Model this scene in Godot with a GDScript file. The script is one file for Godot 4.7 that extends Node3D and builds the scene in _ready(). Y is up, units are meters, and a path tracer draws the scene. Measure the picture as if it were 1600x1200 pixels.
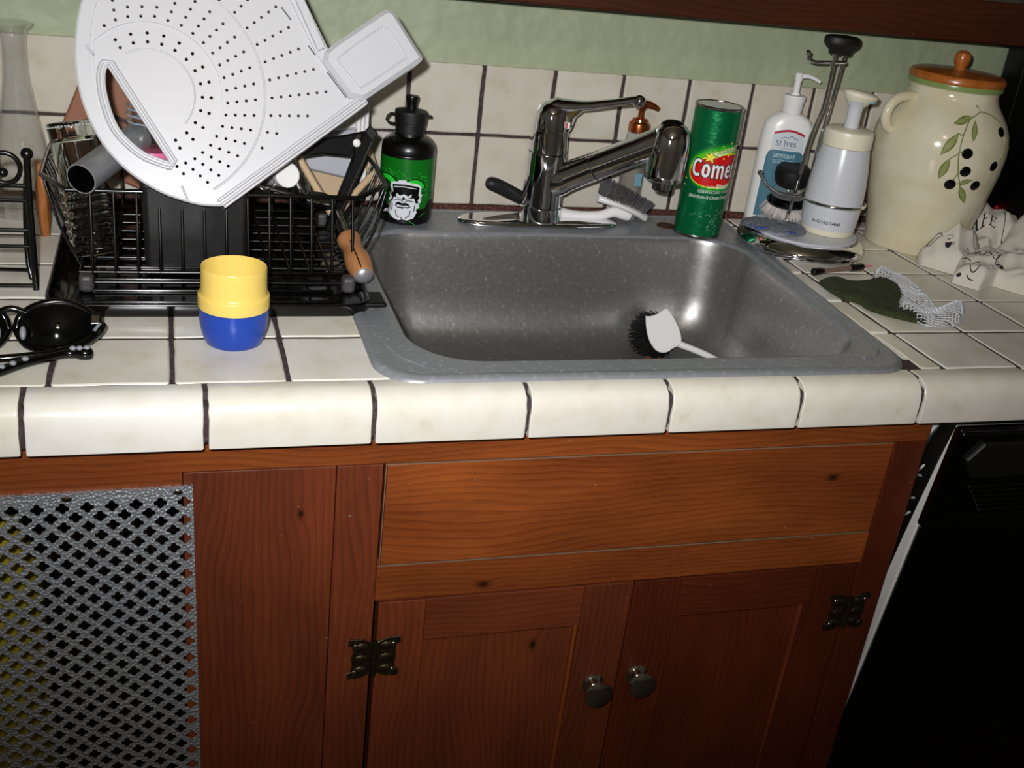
extends Node3D
# A tiled kitchen counter with a steel sink, photographed with a flash. Local heights are measured from the worktop (H above the floor).
const H := 0.915
const P := 0.1115            # pitch of the small tiles
const CX := 0.0968           # a joint between worktop tiles
const EX := 0.0764           # a joint between edge tiles
const EP := 0.1619           # pitch of the edge tiles
const SX := 0.5462           # a joint between wall tiles
const WZ := -0.599           # face of the wall tiles
var M := {}
var rng := RandomNumberGenerator.new()
var fonts := {}

# ---------------------------------------------------------------- mesh building
class MB:
	var V := PackedVector3Array()
	var N := PackedVector3Array()
	var U := PackedVector2Array()
	var I := PackedInt32Array()
	func vert(p: Vector3, n: Vector3, uv := Vector2.ZERO) -> int:
		V.append(p); N.append(n); U.append(uv)
		return V.size() - 1
	func face(a: int, b: int, c: int) -> void:
		var g := (V[c] - V[a]).cross(V[b] - V[a])
		if g.length_squared() < 1e-22: return
		if g.dot(N[a] + N[b] + N[c]) >= 0.0: I.append_array(PackedInt32Array([a, b, c]))
		else: I.append_array(PackedInt32Array([a, c, b]))
	# rows of points; normal is (along a row) x (from row to row)
	func grid(rows: Array, wrap := false, flip := false, us := 1.0, vs := 1.0) -> void:
		var nr := rows.size()
		var nc: int = rows[0].size()
		var base := V.size()
		var acc := PackedVector3Array(); acc.resize(nr * nc)
		for r in nr - 1:
			var A: PackedVector3Array = rows[r]
			var B: PackedVector3Array = rows[r + 1]
			for c in nc - 1:
				var n1 := (A[c + 1] - A[c]).cross(B[c] - A[c])
				var n2 := (B[c] - B[c + 1]).cross(A[c + 1] - B[c + 1])
				var i := r * nc + c
				acc[i] += n1; acc[i + 1] += n1 + n2; acc[i + nc] += n1 + n2; acc[i + nc + 1] += n2
		for r in nr:
			if wrap:
				var s := acc[r * nc] + acc[r * nc + nc - 1]
				acc[r * nc] = s; acc[r * nc + nc - 1] = s
			var Q: PackedVector3Array = rows[r]
			if Q[0].distance_squared_to(Q[nc / 2]) < 1e-14 and Q[0].distance_squared_to(Q[nc / 4]) < 1e-14:
				var s := Vector3.ZERO
				for c in nc: s += acc[r * nc + c]
				for c in nc: acc[r * nc + c] = s
			for c in nc:
				var n := acc[r * nc + c].normalized() * (-1.0 if flip else 1.0)
				vert(Q[c], n, Vector2(us * c / (nc - 1), vs * r / (nr - 1)))
		for r in nr - 1:
			for c in nc - 1:
				var i := base + r * nc + c
				face(i, i + 1, i + nc); face(i + 1, i + nc + 1, i + nc)
	# profile of (radius, height) from the bottom outside to wherever it goes; sharp corners split
	func lathe(prof: Array, seg := 32, crease := 38.0, at := Vector3.ZERO, squash := 1.0) -> void:
		var run := [prof[0]]
		for i in range(1, prof.size()):
			run.append(prof[i])
			var last := i == prof.size() - 1
			var sharp := false
			if not last:
				var a: Vector2 = (prof[i] - prof[i - 1]).normalized()
				var b: Vector2 = (prof[i + 1] - prof[i]).normalized()
				sharp = rad_to_deg(absf(a.angle_to(b))) > crease
			if last or sharp:
				var rows := []
				for q in run:
					var row := PackedVector3Array()
					for k in seg + 1:
						var t := TAU * (k % seg) / seg
						row.append(at + Vector3(q.x * sin(t), q.y, q.x * cos(t) * squash))
					rows.append(row)
				grid(rows, true)
				run = [prof[i]]
	func tube(path: Array, r, seg := 8, closed := false, caps := true) -> void:
		var n := path.size()
		var rows := []
		var up := Vector3.ZERO
		for i in n + (1 if closed else 0):
			var p: Vector3 = path[i % n]
			var a: Vector3 = path[(i - 1 + n) % n] if closed or i > 0 else p
			var b: Vector3 = path[(i + 1) % n] if closed or i < n - 1 else p
			var t := (b - a).normalized()
			if up == Vector3.ZERO:
				up = t.cross(Vector3(0.31, 0.87, 0.38)).normalized()
			up = (up - t * up.dot(t)).normalized()
			var rr: float = r[i % n] if r is Array else r
			var row := PackedVector3Array()
			var bt := t.cross(up)
			for k in seg + 1:
				var f := TAU * (k % seg) / seg
				row.append(p + (up * cos(f) + bt * sin(f)) * rr)
			rows.append(row)
		grid(rows, true)
		if caps and not closed:
			fan(rows[0], (path[0] - path[1]).normalized()); fan(rows[-1], (path[-1] - path[-2]).normalized())
	func fan(ring: PackedVector3Array, n: Vector3) -> void:
		var c := Vector3.ZERO
		for k in ring.size() - 1: c += ring[k]
		c /= ring.size() - 1
		var b := vert(c, n, Vector2(c.x, c.z))
		for p in ring: vert(p, n, Vector2(p.x, p.z))
		for k in ring.size() - 1: face(b, b + 1 + k, b + 2 + k)
	func ball(c: Vector3, r: float, seg := 12, s := Vector3.ONE) -> void:
		var rows := []
		for i in seg / 2 + 1:
			var a := PI * i / (seg / 2) - PI / 2
			var row := PackedVector3Array()
			for k in seg + 1:
				var t := TAU * (k % seg) / seg
				row.append(c + Vector3(cos(a) * sin(t), sin(a), cos(a) * cos(t)) * r * s)
			rows.append(row)
		grid(rows, true)
	# box with rounded edges; uv in metres, u along the axis `grain`
	func box(c: Vector3, size: Vector3, b := 0.002, grain := 0, uo := Vector2.ZERO) -> void:
		var h := size / 2.0
		b = minf(b, minf(h.x, minf(h.y, h.z)) * 0.98)
		for ax in 3:
			var a1 := (ax + 1) % 3
			var a2 := (ax + 2) % 3
			for s in [-1.0, 1.0]:
				var base := V.size()
				for i in 4:
					for j in 4:
						var q := Vector3.ZERO
						q[ax] = s * h[ax]
						q[a1] = [-h[a1], -h[a1] + b, h[a1] - b, h[a1]][i]
						q[a2] = [-h[a2], -h[a2] + b, h[a2] - b, h[a2]][j]
						var inn := Vector3(clampf(q.x, -h.x + b, h.x - b), clampf(q.y, -h.y + b, h.y - b), clampf(q.z, -h.z + b, h.z - b))
						var d := (q - inn).normalized()
						var g := grain
						if g == ax: g = a1
						var o := a1 if g == a2 else a2
						var p := inn + d * b
						vert(c + p, d, Vector2(p[g] + c[g], p[o] + c[o]) + uo)
				for i in 3:
					for j in 3:
						var k := base + i * 4 + j
						face(k, k + 4, k + 1); face(k + 4, k + 5, k + 1)
	# polygon in xy pushed along z, with a small chamfer
	func extrude(poly: PackedVector2Array, z0: float, z1: float, ch := 0.0) -> void:
		var tri := Geometry2D.triangulate_polygon(poly)
		var inn := poly
		if ch > 0.0:
			inn = inset(poly, ch)
		for w in [[z1, Vector3.BACK], [z0, Vector3.FORWARD]]:
			var b := V.size()
			for p in inn: vert(Vector3(p.x, p.y, w[0]), w[1], p)
			for k in range(0, tri.size(), 3): face(b + tri[k], b + tri[k + 1], b + tri[k + 2])
		var n := poly.size()
		var sg := 1.0 if not Geometry2D.is_polygon_clockwise(poly) else -1.0
		for k in n:
			var a := poly[k]
			var c := poly[(k + 1) % n]
			var e := (c - a).normalized()
			var nn := Vector3(e.y, -e.x, 0) * sg
			quad(Vector3(a.x, a.y, z0 + ch), Vector3(c.x, c.y, z0 + ch), Vector3(c.x, c.y, z1 - ch), Vector3(a.x, a.y, z1 - ch), nn)
			if ch > 0.0:
				var ai := inn[k]
				var ci := inn[(k + 1) % n]
				quad(Vector3(a.x, a.y, z1 - ch), Vector3(c.x, c.y, z1 - ch), Vector3(ci.x, ci.y, z1), Vector3(ai.x, ai.y, z1), (nn + Vector3.BACK).normalized())
				quad(Vector3(a.x, a.y, z0 + ch), Vector3(c.x, c.y, z0 + ch), Vector3(ci.x, ci.y, z0), Vector3(ai.x, ai.y, z0), (nn + Vector3.FORWARD).normalized())
	static func inset(poly: PackedVector2Array, d: float) -> PackedVector2Array:
		var out := PackedVector2Array()
		var n := poly.size()
		var sg := 1.0 if not Geometry2D.is_polygon_clockwise(poly) else -1.0
		for k in n:
			var e1 := (poly[k] - poly[(k - 1 + n) % n]).normalized()
			var e2 := (poly[(k + 1) % n] - poly[k]).normalized()
			var m := (Vector2(-e1.y, e1.x) + Vector2(-e2.y, e2.x)) * sg
			out.append(poly[k] + m / maxf(m.length_squared() * 0.5, 0.3) * d)
		return out
	func quad(a: Vector3, b: Vector3, c: Vector3, d: Vector3, n: Vector3) -> void:
		var i := vert(a, n, Vector2(0, 0)); vert(b, n, Vector2(a.distance_to(b), 0)); vert(c, n, Vector2(a.distance_to(b), b.distance_to(c))); vert(d, n, Vector2(0, b.distance_to(c)))
		face(i, i + 1, i + 2); face(i, i + 2, i + 3)
	# flat triangles laid on a curved surface: f(u, v) -> Vector3
	func decal(tris: PackedVector2Array, f: Callable, most := 0.003) -> void:
		var stack := []
		for k in range(0, tris.size(), 3): stack.append([tris[k], tris[k + 1], tris[k + 2]])
		var e := 0.0004
		while stack.size():
			var t = stack.pop_back()
			var l := [t[0].distance_to(t[1]), t[1].distance_to(t[2]), t[2].distance_to(t[0])]
			var m := 0
			if l[1] > l[m]: m = 1
			if l[2] > l[m]: m = 2
			if l[m] > most:
				var a: Vector2 = t[m]
				var b: Vector2 = t[(m + 1) % 3]
				var c: Vector2 = t[(m + 2) % 3]
				var mid := (a + b) / 2.0
				stack.append([a, mid, c]); stack.append([mid, b, c])
				continue
			var base := V.size()
			for q in t:
				var p: Vector3 = f.call(q.x, q.y)
				var n: Vector3 = (f.call(q.x + e, q.y) - p).cross(f.call(q.x, q.y + e) - p).normalized()
				vert(p, n, q)
			face(base, base + 1, base + 2)
	func done() -> ArrayMesh:
		var a := []
		a.resize(Mesh.ARRAY_MAX)
		a[Mesh.ARRAY_VERTEX] = V; a[Mesh.ARRAY_NORMAL] = N; a[Mesh.ARRAY_TEX_UV] = U; a[Mesh.ARRAY_INDEX] = I
		var m := ArrayMesh.new()
		m.add_surface_from_arrays(Mesh.PRIMITIVE_TRIANGLES, a)
		return m

# ---------------------------------------------------------------- nodes
func thing(called: String, label: String, category: String, at := Vector3.ZERO, turn := Vector3.ZERO, group := "") -> Node3D:
	var o := Node3D.new()
	o.name = called
	add_child(o, true)
	o.position = at + Vector3(0, H, 0)
	o.rotation = turn
	o.set_meta("label", label); o.set_meta("category", category)
	if group: o.set_meta("group", group)
	return o

func part(called: String, mb, mat: Material, parent: Node3D, at := Vector3.ZERO) -> MeshInstance3D:
	var o := MeshInstance3D.new()
	o.name = called
	o.mesh = mb.done() if mb is MB else mb
	o.material_override = mat
	o.position = at
	parent.add_child(o, true)
	return o

func struct(called: String, mb, mat: Material) -> MeshInstance3D:
	var o := part(called, mb, mat, self, Vector3(0, H, 0))
	o.set_meta("kind", "structure")
	return o

func lathed(prof: Array, seg := 32, at := Vector3.ZERO, squash := 1.0) -> MB:
	var m := MB.new(); m.lathe(prof, seg, 38.0, at, squash); return m
func tubed(path: Array, r, seg := 8, closed := false) -> MB:
	var m := MB.new(); m.tube(path, r, seg, closed); return m
func boxed(c: Vector3, size: Vector3, b := 0.002, grain := 0, uo := Vector2.ZERO) -> MB:
	var m := MB.new(); m.box(c, size, b, grain, uo); return m
func curve(pts: Array, n := 6) -> Array:      # Catmull-Rom through the points
	var out := []
	for i in pts.size() - 1:
		var a = pts[maxi(i - 1, 0)]
		var d = pts[mini(i + 2, pts.size() - 1)]
		for k in n: out.append(pts[i].cubic_interpolate(pts[i + 1], a, d, float(k) / n))
	out.append(pts[-1])
	return out
func V2(x: float, y: float) -> Vector2: return Vector2(x, y)
func V3(x: float, y: float, z: float) -> Vector3: return Vector3(x, y, z)
func ellipse(c: Vector2, a: float, b: float, tilt := 0.0, n := 40) -> PackedVector2Array:
	var p := PackedVector2Array()
	for k in n: p.append(c + Vector2(a * cos(TAU * k / n), b * sin(TAU * k / n)).rotated(tilt))
	return p
func tris(poly: PackedVector2Array) -> PackedVector2Array:
	var out := PackedVector2Array()
	for k in Geometry2D.triangulate_polygon(poly): out.append(poly[k])
	return out
func stroke(pts: Array, w: float) -> PackedVector2Array:   # a line of that width as triangles
	var out := PackedVector2Array()
	for i in pts.size() - 1:
		var d: Vector2 = (pts[i + 1] - pts[i]).normalized()
		var n := Vector2(-d.y, d.x) * w / 2.0
		var a: Vector2 = pts[i] - d * w * 0.2
		var b: Vector2 = pts[i + 1] + d * w * 0.2
		out.append_array(PackedVector2Array([a - n, b - n, b + n, a - n, b + n, a + n]))
	return out
# lettering as triangles: capitals `h` high, the baseline starting at `at`, widths times `wide`
func letters(text: String, face_name: String, bold: bool, h: float, at := Vector2.ZERO, wide := 1.0, turn := 0.0, slant := 0.0) -> PackedVector2Array:
	var key := face_name + str(bold)
	if not fonts.has(key):
		var f := SystemFont.new()
		f.font_names = PackedStringArray([face_name])
		f.font_weight = 700 if bold else 400
		fonts[key] = f
	var out := PackedVector2Array()
	var base := 0.0
	var k := 1.0
	for t in ["H", text]:
		var tm := TextMesh.new()
		tm.font = fonts[key]; tm.font_size = 48; tm.pixel_size = 0.01; tm.depth = 0.0; tm.curve_step = 2.0
		tm.horizontal_alignment = HORIZONTAL_ALIGNMENT_LEFT
		tm.text = t
		var v: PackedVector3Array = tm.get_mesh_arrays()[0]
		var lo := 1e9
		var hi := -1e9
		if t == "H" and k == 1.0 and out.is_empty() and base == 0.0:
			for p in v: lo = minf(lo, p.y); hi = maxf(hi, p.y)
			base = lo; k = h / (hi - lo)
			continue
		for p in v:
			var q := Vector2(p.x * k * wide + (p.y - base) * k * slant, (p.y - base) * k)
			out.append(at + q.rotated(turn))
	return out

# ---------------------------------------------------------------- materials
func mat(c: Color, rough := 0.5, metal := 0.0) -> StandardMaterial3D:
	var m := StandardMaterial3D.new()
	m.albedo_color = c; m.roughness = rough; m.metallic = metal
	return m
func noise_tex(freq: float, ramp: Array, size := 256, oct := 4, kind := FastNoiseLite.TYPE_SIMPLEX_SMOOTH, normal := false, bump := 4.0, sd := 1) -> NoiseTexture2D:
	var n := FastNoiseLite.new()
	n.noise_type = kind; n.frequency = freq; n.fractal_octaves = oct; n.seed = sd
	var t := NoiseTexture2D.new()
	t.width = size; t.height = size; t.seamless = true; t.noise = n
	if normal:
		t.as_normal_map = true; t.bump_strength = bump
	if ramp.size():
		var g := Gradient.new()
		g.offsets = PackedFloat32Array(ramp.map(func(e): return e[0]))
		g.colors = PackedColorArray(ramp.map(func(e): return e[1]))
		t.color_ramp = g
	return t
func tri(m: StandardMaterial3D, scale: float, world := true) -> StandardMaterial3D:
	m.uv1_triplanar = true; m.uv1_world_triplanar = world; m.uv1_scale = Vector3.ONE * scale
	return m
# stained pine, 1 m along the grain by 0.5 m across
func wood_image(sd: int, dark: Color, light: Color, knots: Array) -> ImageTexture:
	var w := 1024
	var h := 512
	var im := Image.create(w, h, false, Image.FORMAT_RGB8)
	var n := FastNoiseLite.new(); n.seed = sd; n.frequency = 1.0; n.fractal_octaves = 3
	var f := FastNoiseLite.new(); f.seed = sd + 7; f.frequency = 1.0; f.fractal_octaves = 2
	for y in h:
		var v := float(y) / 512.0
		for x in w:
			var u := float(x) / 512.0
			var kd := 0.0
			var push := 0.0
			for k in knots:
				var d: float = Vector2((u - k[0]) * 0.62, v - k[1]).length() / k[2]
				if d < 5.0:
					push += exp(-d * d * 0.35) * k[2] * 1.6
					kd = maxf(kd, exp(-d * d * 1.6))
			var ca := 0.32 * cos(PI * u)
			var sa := 0.32 * sin(PI * u)
			var s := v + 0.05 * n.get_noise_3d(ca * 0.9, sa * 0.9, v * 2.6) + push
			var ring := s * 62.0 + 1.6 * n.get_noise_3d(ca, sa + 9.0, v * 1.4)
			var fr := ring - floorf(ring)
			var line := pow(fr, 3.0) * (1.0 - smoothstep(0.93, 1.0, fr))
			var fine := f.get_noise_3d(ca * 9.0, sa * 9.0, s * 260.0)
			var broad := n.get_noise_3d(ca * 1.6 + 31.0, sa * 1.6, v * 5.0)
			var t := clampf(0.62 - 0.42 * line + 0.20 * fine + 0.42 * broad, 0.0, 1.0)
			var c := dark.lerp(light, t).lerp(dark * 0.35, kd * 0.9)
			im.set_pixel(x, y, c)
	# flecks of old paint
	var q := RandomNumberGenerator.new(); q.seed = sd
	for k in 70:
		var c := Color(0.62, 0.52, 0.45) if k % 3 else Color(0.50, 0.30, 0.18)
		im.fill_rect(Rect2i(q.randi_range(4, w - 6), q.randi_range(4, h - 6), 1, q.randi_range(1, 3)), c)
	return ImageTexture.create_from_image(im)
func wood(tex: Texture2D, tint: Color, rough := 0.42) -> StandardMaterial3D:
	var m := mat(tint, rough)
	m.albedo_texture = tex
	m.uv1_scale = Vector3(1.0, 2.0, 1.0)
	m.metallic_specular = 0.35
	return m
func glass(c := Color(0.4, 0.43, 0.42, 0.02)) -> StandardMaterial3D:
	var m := mat(c, 0.02)
	m.transparency = BaseMaterial3D.TRANSPARENCY_ALPHA
	return m

func make_materials() -> void:
	var cream := [[0.0, Color(0.84, 0.805, 0.735)], [0.25, Color(0.872, 0.853, 0.806)], [0.5, Color(0.888, 0.874, 0.838)], [1.0, Color(0.90, 0.89, 0.86)]]
	var marb := noise_tex(0.012, cream, 512, 5)
	for k in 3:
		var m := mat([Color(1, 1, 1), Color(0.975, 0.965, 0.95), Color(0.99, 0.985, 0.96)][k], 0.22)
		m.albedo_texture = marb
		tri(m, 2.6 + 0.5 * k)
		m.uv1_offset = Vector3(0.3 * k, 0.17 * k, 0.41 * k)
		m.normal_enabled = true; m.normal_scale = 0.25
		m.normal_texture = noise_tex(0.006, [], 256, 2, FastNoiseLite.TYPE_SIMPLEX_SMOOTH, true, 6.0, 5)
		M["tile%d" % k] = m
	for k in 3:
		var w: StandardMaterial3D = M["tile%d" % k].duplicate()
		w.albedo_color = [Color(0.90, 0.89, 0.86), Color(0.885, 0.865, 0.835), Color(0.895, 0.875, 0.84)][k]
		M["wall_tile%d" % k] = w
	M.grout = tri(mat(Color(1, 1, 1), 0.9), 9.0)
	M.grout.albedo_texture = noise_tex(0.05, [[0.0, Color(0.15, 0.11, 0.11)], [1.0, Color(0.33, 0.27, 0.27)]])
	M.caulk = tri(mat(Color(0.9, 0.7, 0.62), 0.8), 14.0)
	M.caulk.albedo_texture = noise_tex(0.04, [[0.2, Color(0.20, 0.12, 0.10)], [0.8, Color(0.45, 0.33, 0.29)]])
	M.paint = tri(mat(Color(1, 1, 1), 0.55), 1.4)
	M.paint.albedo_texture = noise_tex(0.01, [[0.0, Color(0.605, 0.635, 0.515)], [1.0, Color(0.645, 0.675, 0.555)]])
	M.paint.normal_enabled = true; M.paint.normal_scale = 0.3
	M.paint.normal_texture = noise_tex(0.05, [], 256, 3, FastNoiseLite.TYPE_SIMPLEX_SMOOTH, true, 3.0, 3)
	var wt := wood_image(11, Color(0.36, 0.165, 0.07), Color(0.60, 0.315, 0.135), [[1.188, 0.262, 0.011]])
	var wu := wood_image(23, Color(0.30, 0.14, 0.085), Color(0.48, 0.23, 0.125), [[0.60, 0.608, 0.0075], [1.601, 0.4576, 0.010]])
	M.pine = wood(wt, Color(1, 1, 1)); M.pine_red = wood(wu, Color(1, 1, 1)); M.pine_dark = wood(wu, Color(0.84, 0.78, 0.74))
	M.walnut = wood(wu, Color(0.62, 0.64, 0.58), 0.5)
	M.board = wood(wt, Color(1.0, 0.9, 0.85), 0.6)
	M.dark = mat(Color(0.03, 0.028, 0.026), 0.9)
	# stainless steel, scuffed
	var st := mat(Color(1, 1, 1), 1.0, 0.80)
	st.albedo_texture = noise_tex(0.02, [[0.0, Color(0.56, 0.55, 0.54)], [0.62, Color(0.585, 0.575, 0.565)], [0.8, Color(0.62, 0.61, 0.60)], [0.9, Color(0.78, 0.78, 0.77)]], 512, 6, FastNoiseLite.TYPE_SIMPLEX_SMOOTH, false, 4.0, 8)
	st.roughness_texture = noise_tex(0.03, [[0.0, Color(0.33, 0.33, 0.33)], [1.0, Color(0.42, 0.42, 0.42)]], 512, 5, FastNoiseLite.TYPE_SIMPLEX_SMOOTH, false, 4.0, 9)
	M.steel = tri(st, 9.0)
	M.steel_rim = M.steel.duplicate()
	M.steel_rim.metallic = 0.3; M.steel_rim.albedo_color = Color(0.97, 1.0, 1.05)
	M.chrome = mat(Color(0.88, 0.88, 0.90), 0.05, 1.0)
	M.satin = mat(Color(0.74, 0.74, 0.76), 0.34, 0.7)
	M.chrome_dull = mat(Color(0.62, 0.61, 0.6), 0.2, 1.0)
	M.nickel = mat(Color(0.80, 0.78, 0.75), 0.13, 1.0)
	M.copper = mat(Color(0.78, 0.42, 0.24), 0.22, 0.95)
	M.bronze = tri(mat(Color(1, 1, 1), 0.42, 0.75), 30.0)
	M.bronze.albedo_texture = noise_tex(0.03, [[0.0, Color(0.10, 0.085, 0.06)], [1.0, Color(0.34, 0.28, 0.17)]])
	M.black_gloss = mat(Color(0.012, 0.012, 0.013), 0.12)
	M.black = mat(Color(0.022, 0.021, 0.021), 0.3)
	M.black_matte = mat(Color(0.035, 0.034, 0.034), 0.55)
	M.black_wire = mat(Color(0.03, 0.028, 0.027), 0.25)
	M.bin = tri(mat(Color(1, 1, 1), 0.4), 20.0)
	M.bin.albedo_texture = noise_tex(0.02, [[0.0, Color(0.075, 0.07, 0.07)], [1.0, Color(0.12, 0.115, 0.115)]])
	M.white = mat(Color(0.92, 0.915, 0.90), 0.3)
	M.white_cool = mat(Color(0.80, 0.805, 0.825), 0.25)
	M.white_plastic = mat(Color(0.90, 0.89, 0.885), 0.32)
	M.strainer = mat(Color(0.735, 0.735, 0.745), 0.34)
	M.grey_plastic = mat(Color(0.70, 0.70, 0.72), 0.4)
	M.grey_rubber = mat(Color(0.50, 0.51, 0.53), 0.5)
	M.cream_plastic = mat(Color(0.90, 0.875, 0.78), 0.35)
	M.yellow = mat(Color(0.90, 0.775, 0.40), 0.28)
	M.blue = mat(Color(0.085, 0.24, 0.62), 0.28)
	M.grey_foot = tri(mat(Color(1, 1, 1), 0.5), 60.0)
	M.grey_foot.albedo_texture = noise_tex(0.03, [[0.0, Color(0.16, 0.155, 0.16)], [1.0, Color(0.34, 0.33, 0.33)]])
	M.glass = glass()
	M.carafe_glass = glass(Color(0.62, 0.64, 0.62, 0.05))
	M.thick_glass = mat(Color(0.96, 0.985, 0.975, 0.0), 0.01)
	M.thick_glass.refraction_enabled = true; M.thick_glass.refraction_scale = 0.045
	M.glass_smoke = glass(Color(0.75, 0.74, 0.72, 0.16))
	M.spoon_wood = mat(Color(0.76, 0.655, 0.52), 0.6)
	M.handle_wood = tri(mat(Color(1, 1, 1), 0.35), 25.0)
	M.handle_wood.albedo_texture = noise_tex(0.012, [[0.0, Color(0.60, 0.40, 0.245)], [1.0, Color(0.70, 0.49, 0.32)]])
	M.pink = mat(Color(0.93, 0.45, 0.62), 0.4)
	M.orange = mat(Color(0.62, 0.38, 0.18), 0.5)

# ---------------------------------------------------------------- scene
func _ready() -> void:
	rng.seed = 5
	# camera
	var cam := Camera3D.new()
	cam.name = "camera"
	cam.position = Vector3(0.20833, 0.47955 + H, 0.99475)
	cam.rotation = Vector3(-0.43374, -0.33343, 0.12314)
	cam.fov = 38.754
	cam.near = 0.02; cam.far = 30.0
	add_child(cam)
	cam.current = true
	# the room beyond the flash is dim
	var we := WorldEnvironment.new()
	we.name = "world"
	var e := Environment.new()
	e.background_mode = Environment.BG_COLOR
	e.background_color = Color(0.02, 0.02, 0.022)
	e.tonemap_mode = Environment.TONE_MAPPER_LINEAR
	e.tonemap_exposure = 1.0
	e.sdfgi_enabled = true; e.ssao_enabled = true; e.ssil_enabled = true
	we.environment = e
	add_child(we)
	# the camera's own flash, just beside and above the lens
	var fl := SpotLight3D.new()
	fl.name = "camera_flash"
	var cb := Basis.from_euler(cam.rotation)
	fl.position = cam.position + cb * Vector3(-0.045, 0.05, 0.0)
	add_child(fl)
	fl.look_at(V3(0.58, 0.31 + H, -0.40))
	fl.light_color = Color(0.985, 0.99, 1.0)
	fl.light_energy = 2.05
	fl.light_size = 0.014
	fl.spot_angle = 46.0
	fl.spot_angle_attenuation = 1.0
	fl.spot_range = 8.0
	fl.spot_attenuation = 2.0
	fl.shadow_enabled = true
	# a weak lamp out of view, placed to lift the shadows and chrome reflections
	var lamp := OmniLight3D.new()
	lamp.name = "unseen_ceiling_light"
	lamp.position = V3(0.3, 2.16, 1.3)
	lamp.light_color = Color(1.0, 0.93, 0.84)
	lamp.light_energy = 0.28
	lamp.light_size = 0.1
	lamp.omni_range = 10.0
	lamp.omni_attenuation = 2.0
	lamp.shadow_enabled = true
	add_child(lamp)
	make_materials()
	room()
	worktop()
	cabinet()
	dishwasher()
	sink()
	right_end()
	faucet()
	bottles()
	caddy()
	jar()
	towel()
	pads()
	rack()
	rack_things()
	colander()
	left_end()
	sink_things()

func room() -> void:
	var plain := mat(Color(0.78, 0.79, 0.78), 0.7)
	struct("floor", boxed(V3(0.6, -0.945, 1.0), V3(4.6, 0.06, 4.4), 0.001), mat(Color(0.34, 0.32, 0.30), 0.5))
	struct("ceiling", boxed(V3(0.6, 1.53, 1.0), V3(4.6, 0.06, 4.4), 0.001), mat(Color(0.7, 0.68, 0.62), 0.8))
	struct("wall_left", boxed(V3(-1.53, 0.3, 1.0), V3(0.06, 2.5, 4.4), 0.001), plain)
	struct("wall_right", boxed(V3(2.73, 0.3, 1.0), V3(0.06, 2.5, 4.4), 0.001), plain)
	struct("wall_front", boxed(V3(0.6, 0.3, 3.13), V3(4.6, 2.5, 0.06), 0.001), plain)
	var lamp := thing("unseen_ceiling_lamp", "unseen round frosted ceiling lamp overhead, placed to lift the dark parts of the kitchen", "lamp", V3(0.3, 1.2, 1.3))  # body of the unseen lamp that dimly lights the room
	var lm := mat(Color(1, 0.95, 0.85), 0.5)
	lm.emission_enabled = true; lm.emission = Color(1.0, 0.86, 0.68); lm.emission_energy_multiplier = 0.8
	part("lamp_shade", lathed([V2(0, -0.06), V2(0.08, -0.05), V2(0.12, 0.0), V2(0.12, 0.04)]), lm, lamp, V3(0, 0.1, 0))
	part("base", lathed([V2(0.13, 0.04), V2(0.14, 0.05), V2(0.14, 0.2), V2(0.0, 0.2)]), M.white, lamp, V3(0, 0.1, 0))
	# back wall: painted above, tiled below, every tile its own piece
	var wall := struct("wall_back", boxed(V3(0.6, 0.3, WZ - 0.05), V3(4.6, 2.5, 0.09), 0.001), M.paint)
	part("grout_bed", boxed(V3(0.62, 0.11, WZ - 0.006), V3(2.6, 0.222, 0.008), 0.001), M.grout, wall)
	part("caulk_line", boxed(V3(0.62, 0.005, WZ + 0.0005), V3(2.6, 0.011, 0.006), 0.002), M.caulk, wall)
	var kinds := []
	for k in 5: kinds.append(tile_mesh(P - 0.0058, P - 0.0058, 0.007, 30 + k))
	var tops := []
	for k in 4: tops.append(tile_mesh(P - 0.0058, 0.1012, 0.007, 50 + k))
	for i in range(-9, 10):
		for j in 2:
			var t := part("tile", kinds[rng.randi() % 5] if j == 0 else tops[rng.randi() % 4], M["wall_tile%d" % (rng.randi() % 3)], wall)
			t.position = V3(SX + (i + 0.5) * P, 0.0638 if j == 0 else 0.1713, WZ - 0.0055 + rng.randf_range(-0.0004, 0.0004))
	# plain wooden shelf along the wall
	var sh := thing("wall_shelf", "dark brown wooden shelf running along the green wall above the tiles", "shelf", V3(0.58, 0.3255, 0))
	part("plank", boxed(V3(0, 0.032, -0.532), V3(1.95, 0.062, 0.135), 0.004, 0, V2(0.3, 0.1)), M.walnut, sh)
	part("ledger", boxed(V3(0, 0.001, -0.588), V3(1.95, 0.02, 0.022), 0.002, 0, V2(0.1, 0.2)), M.walnut, sh)

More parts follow.
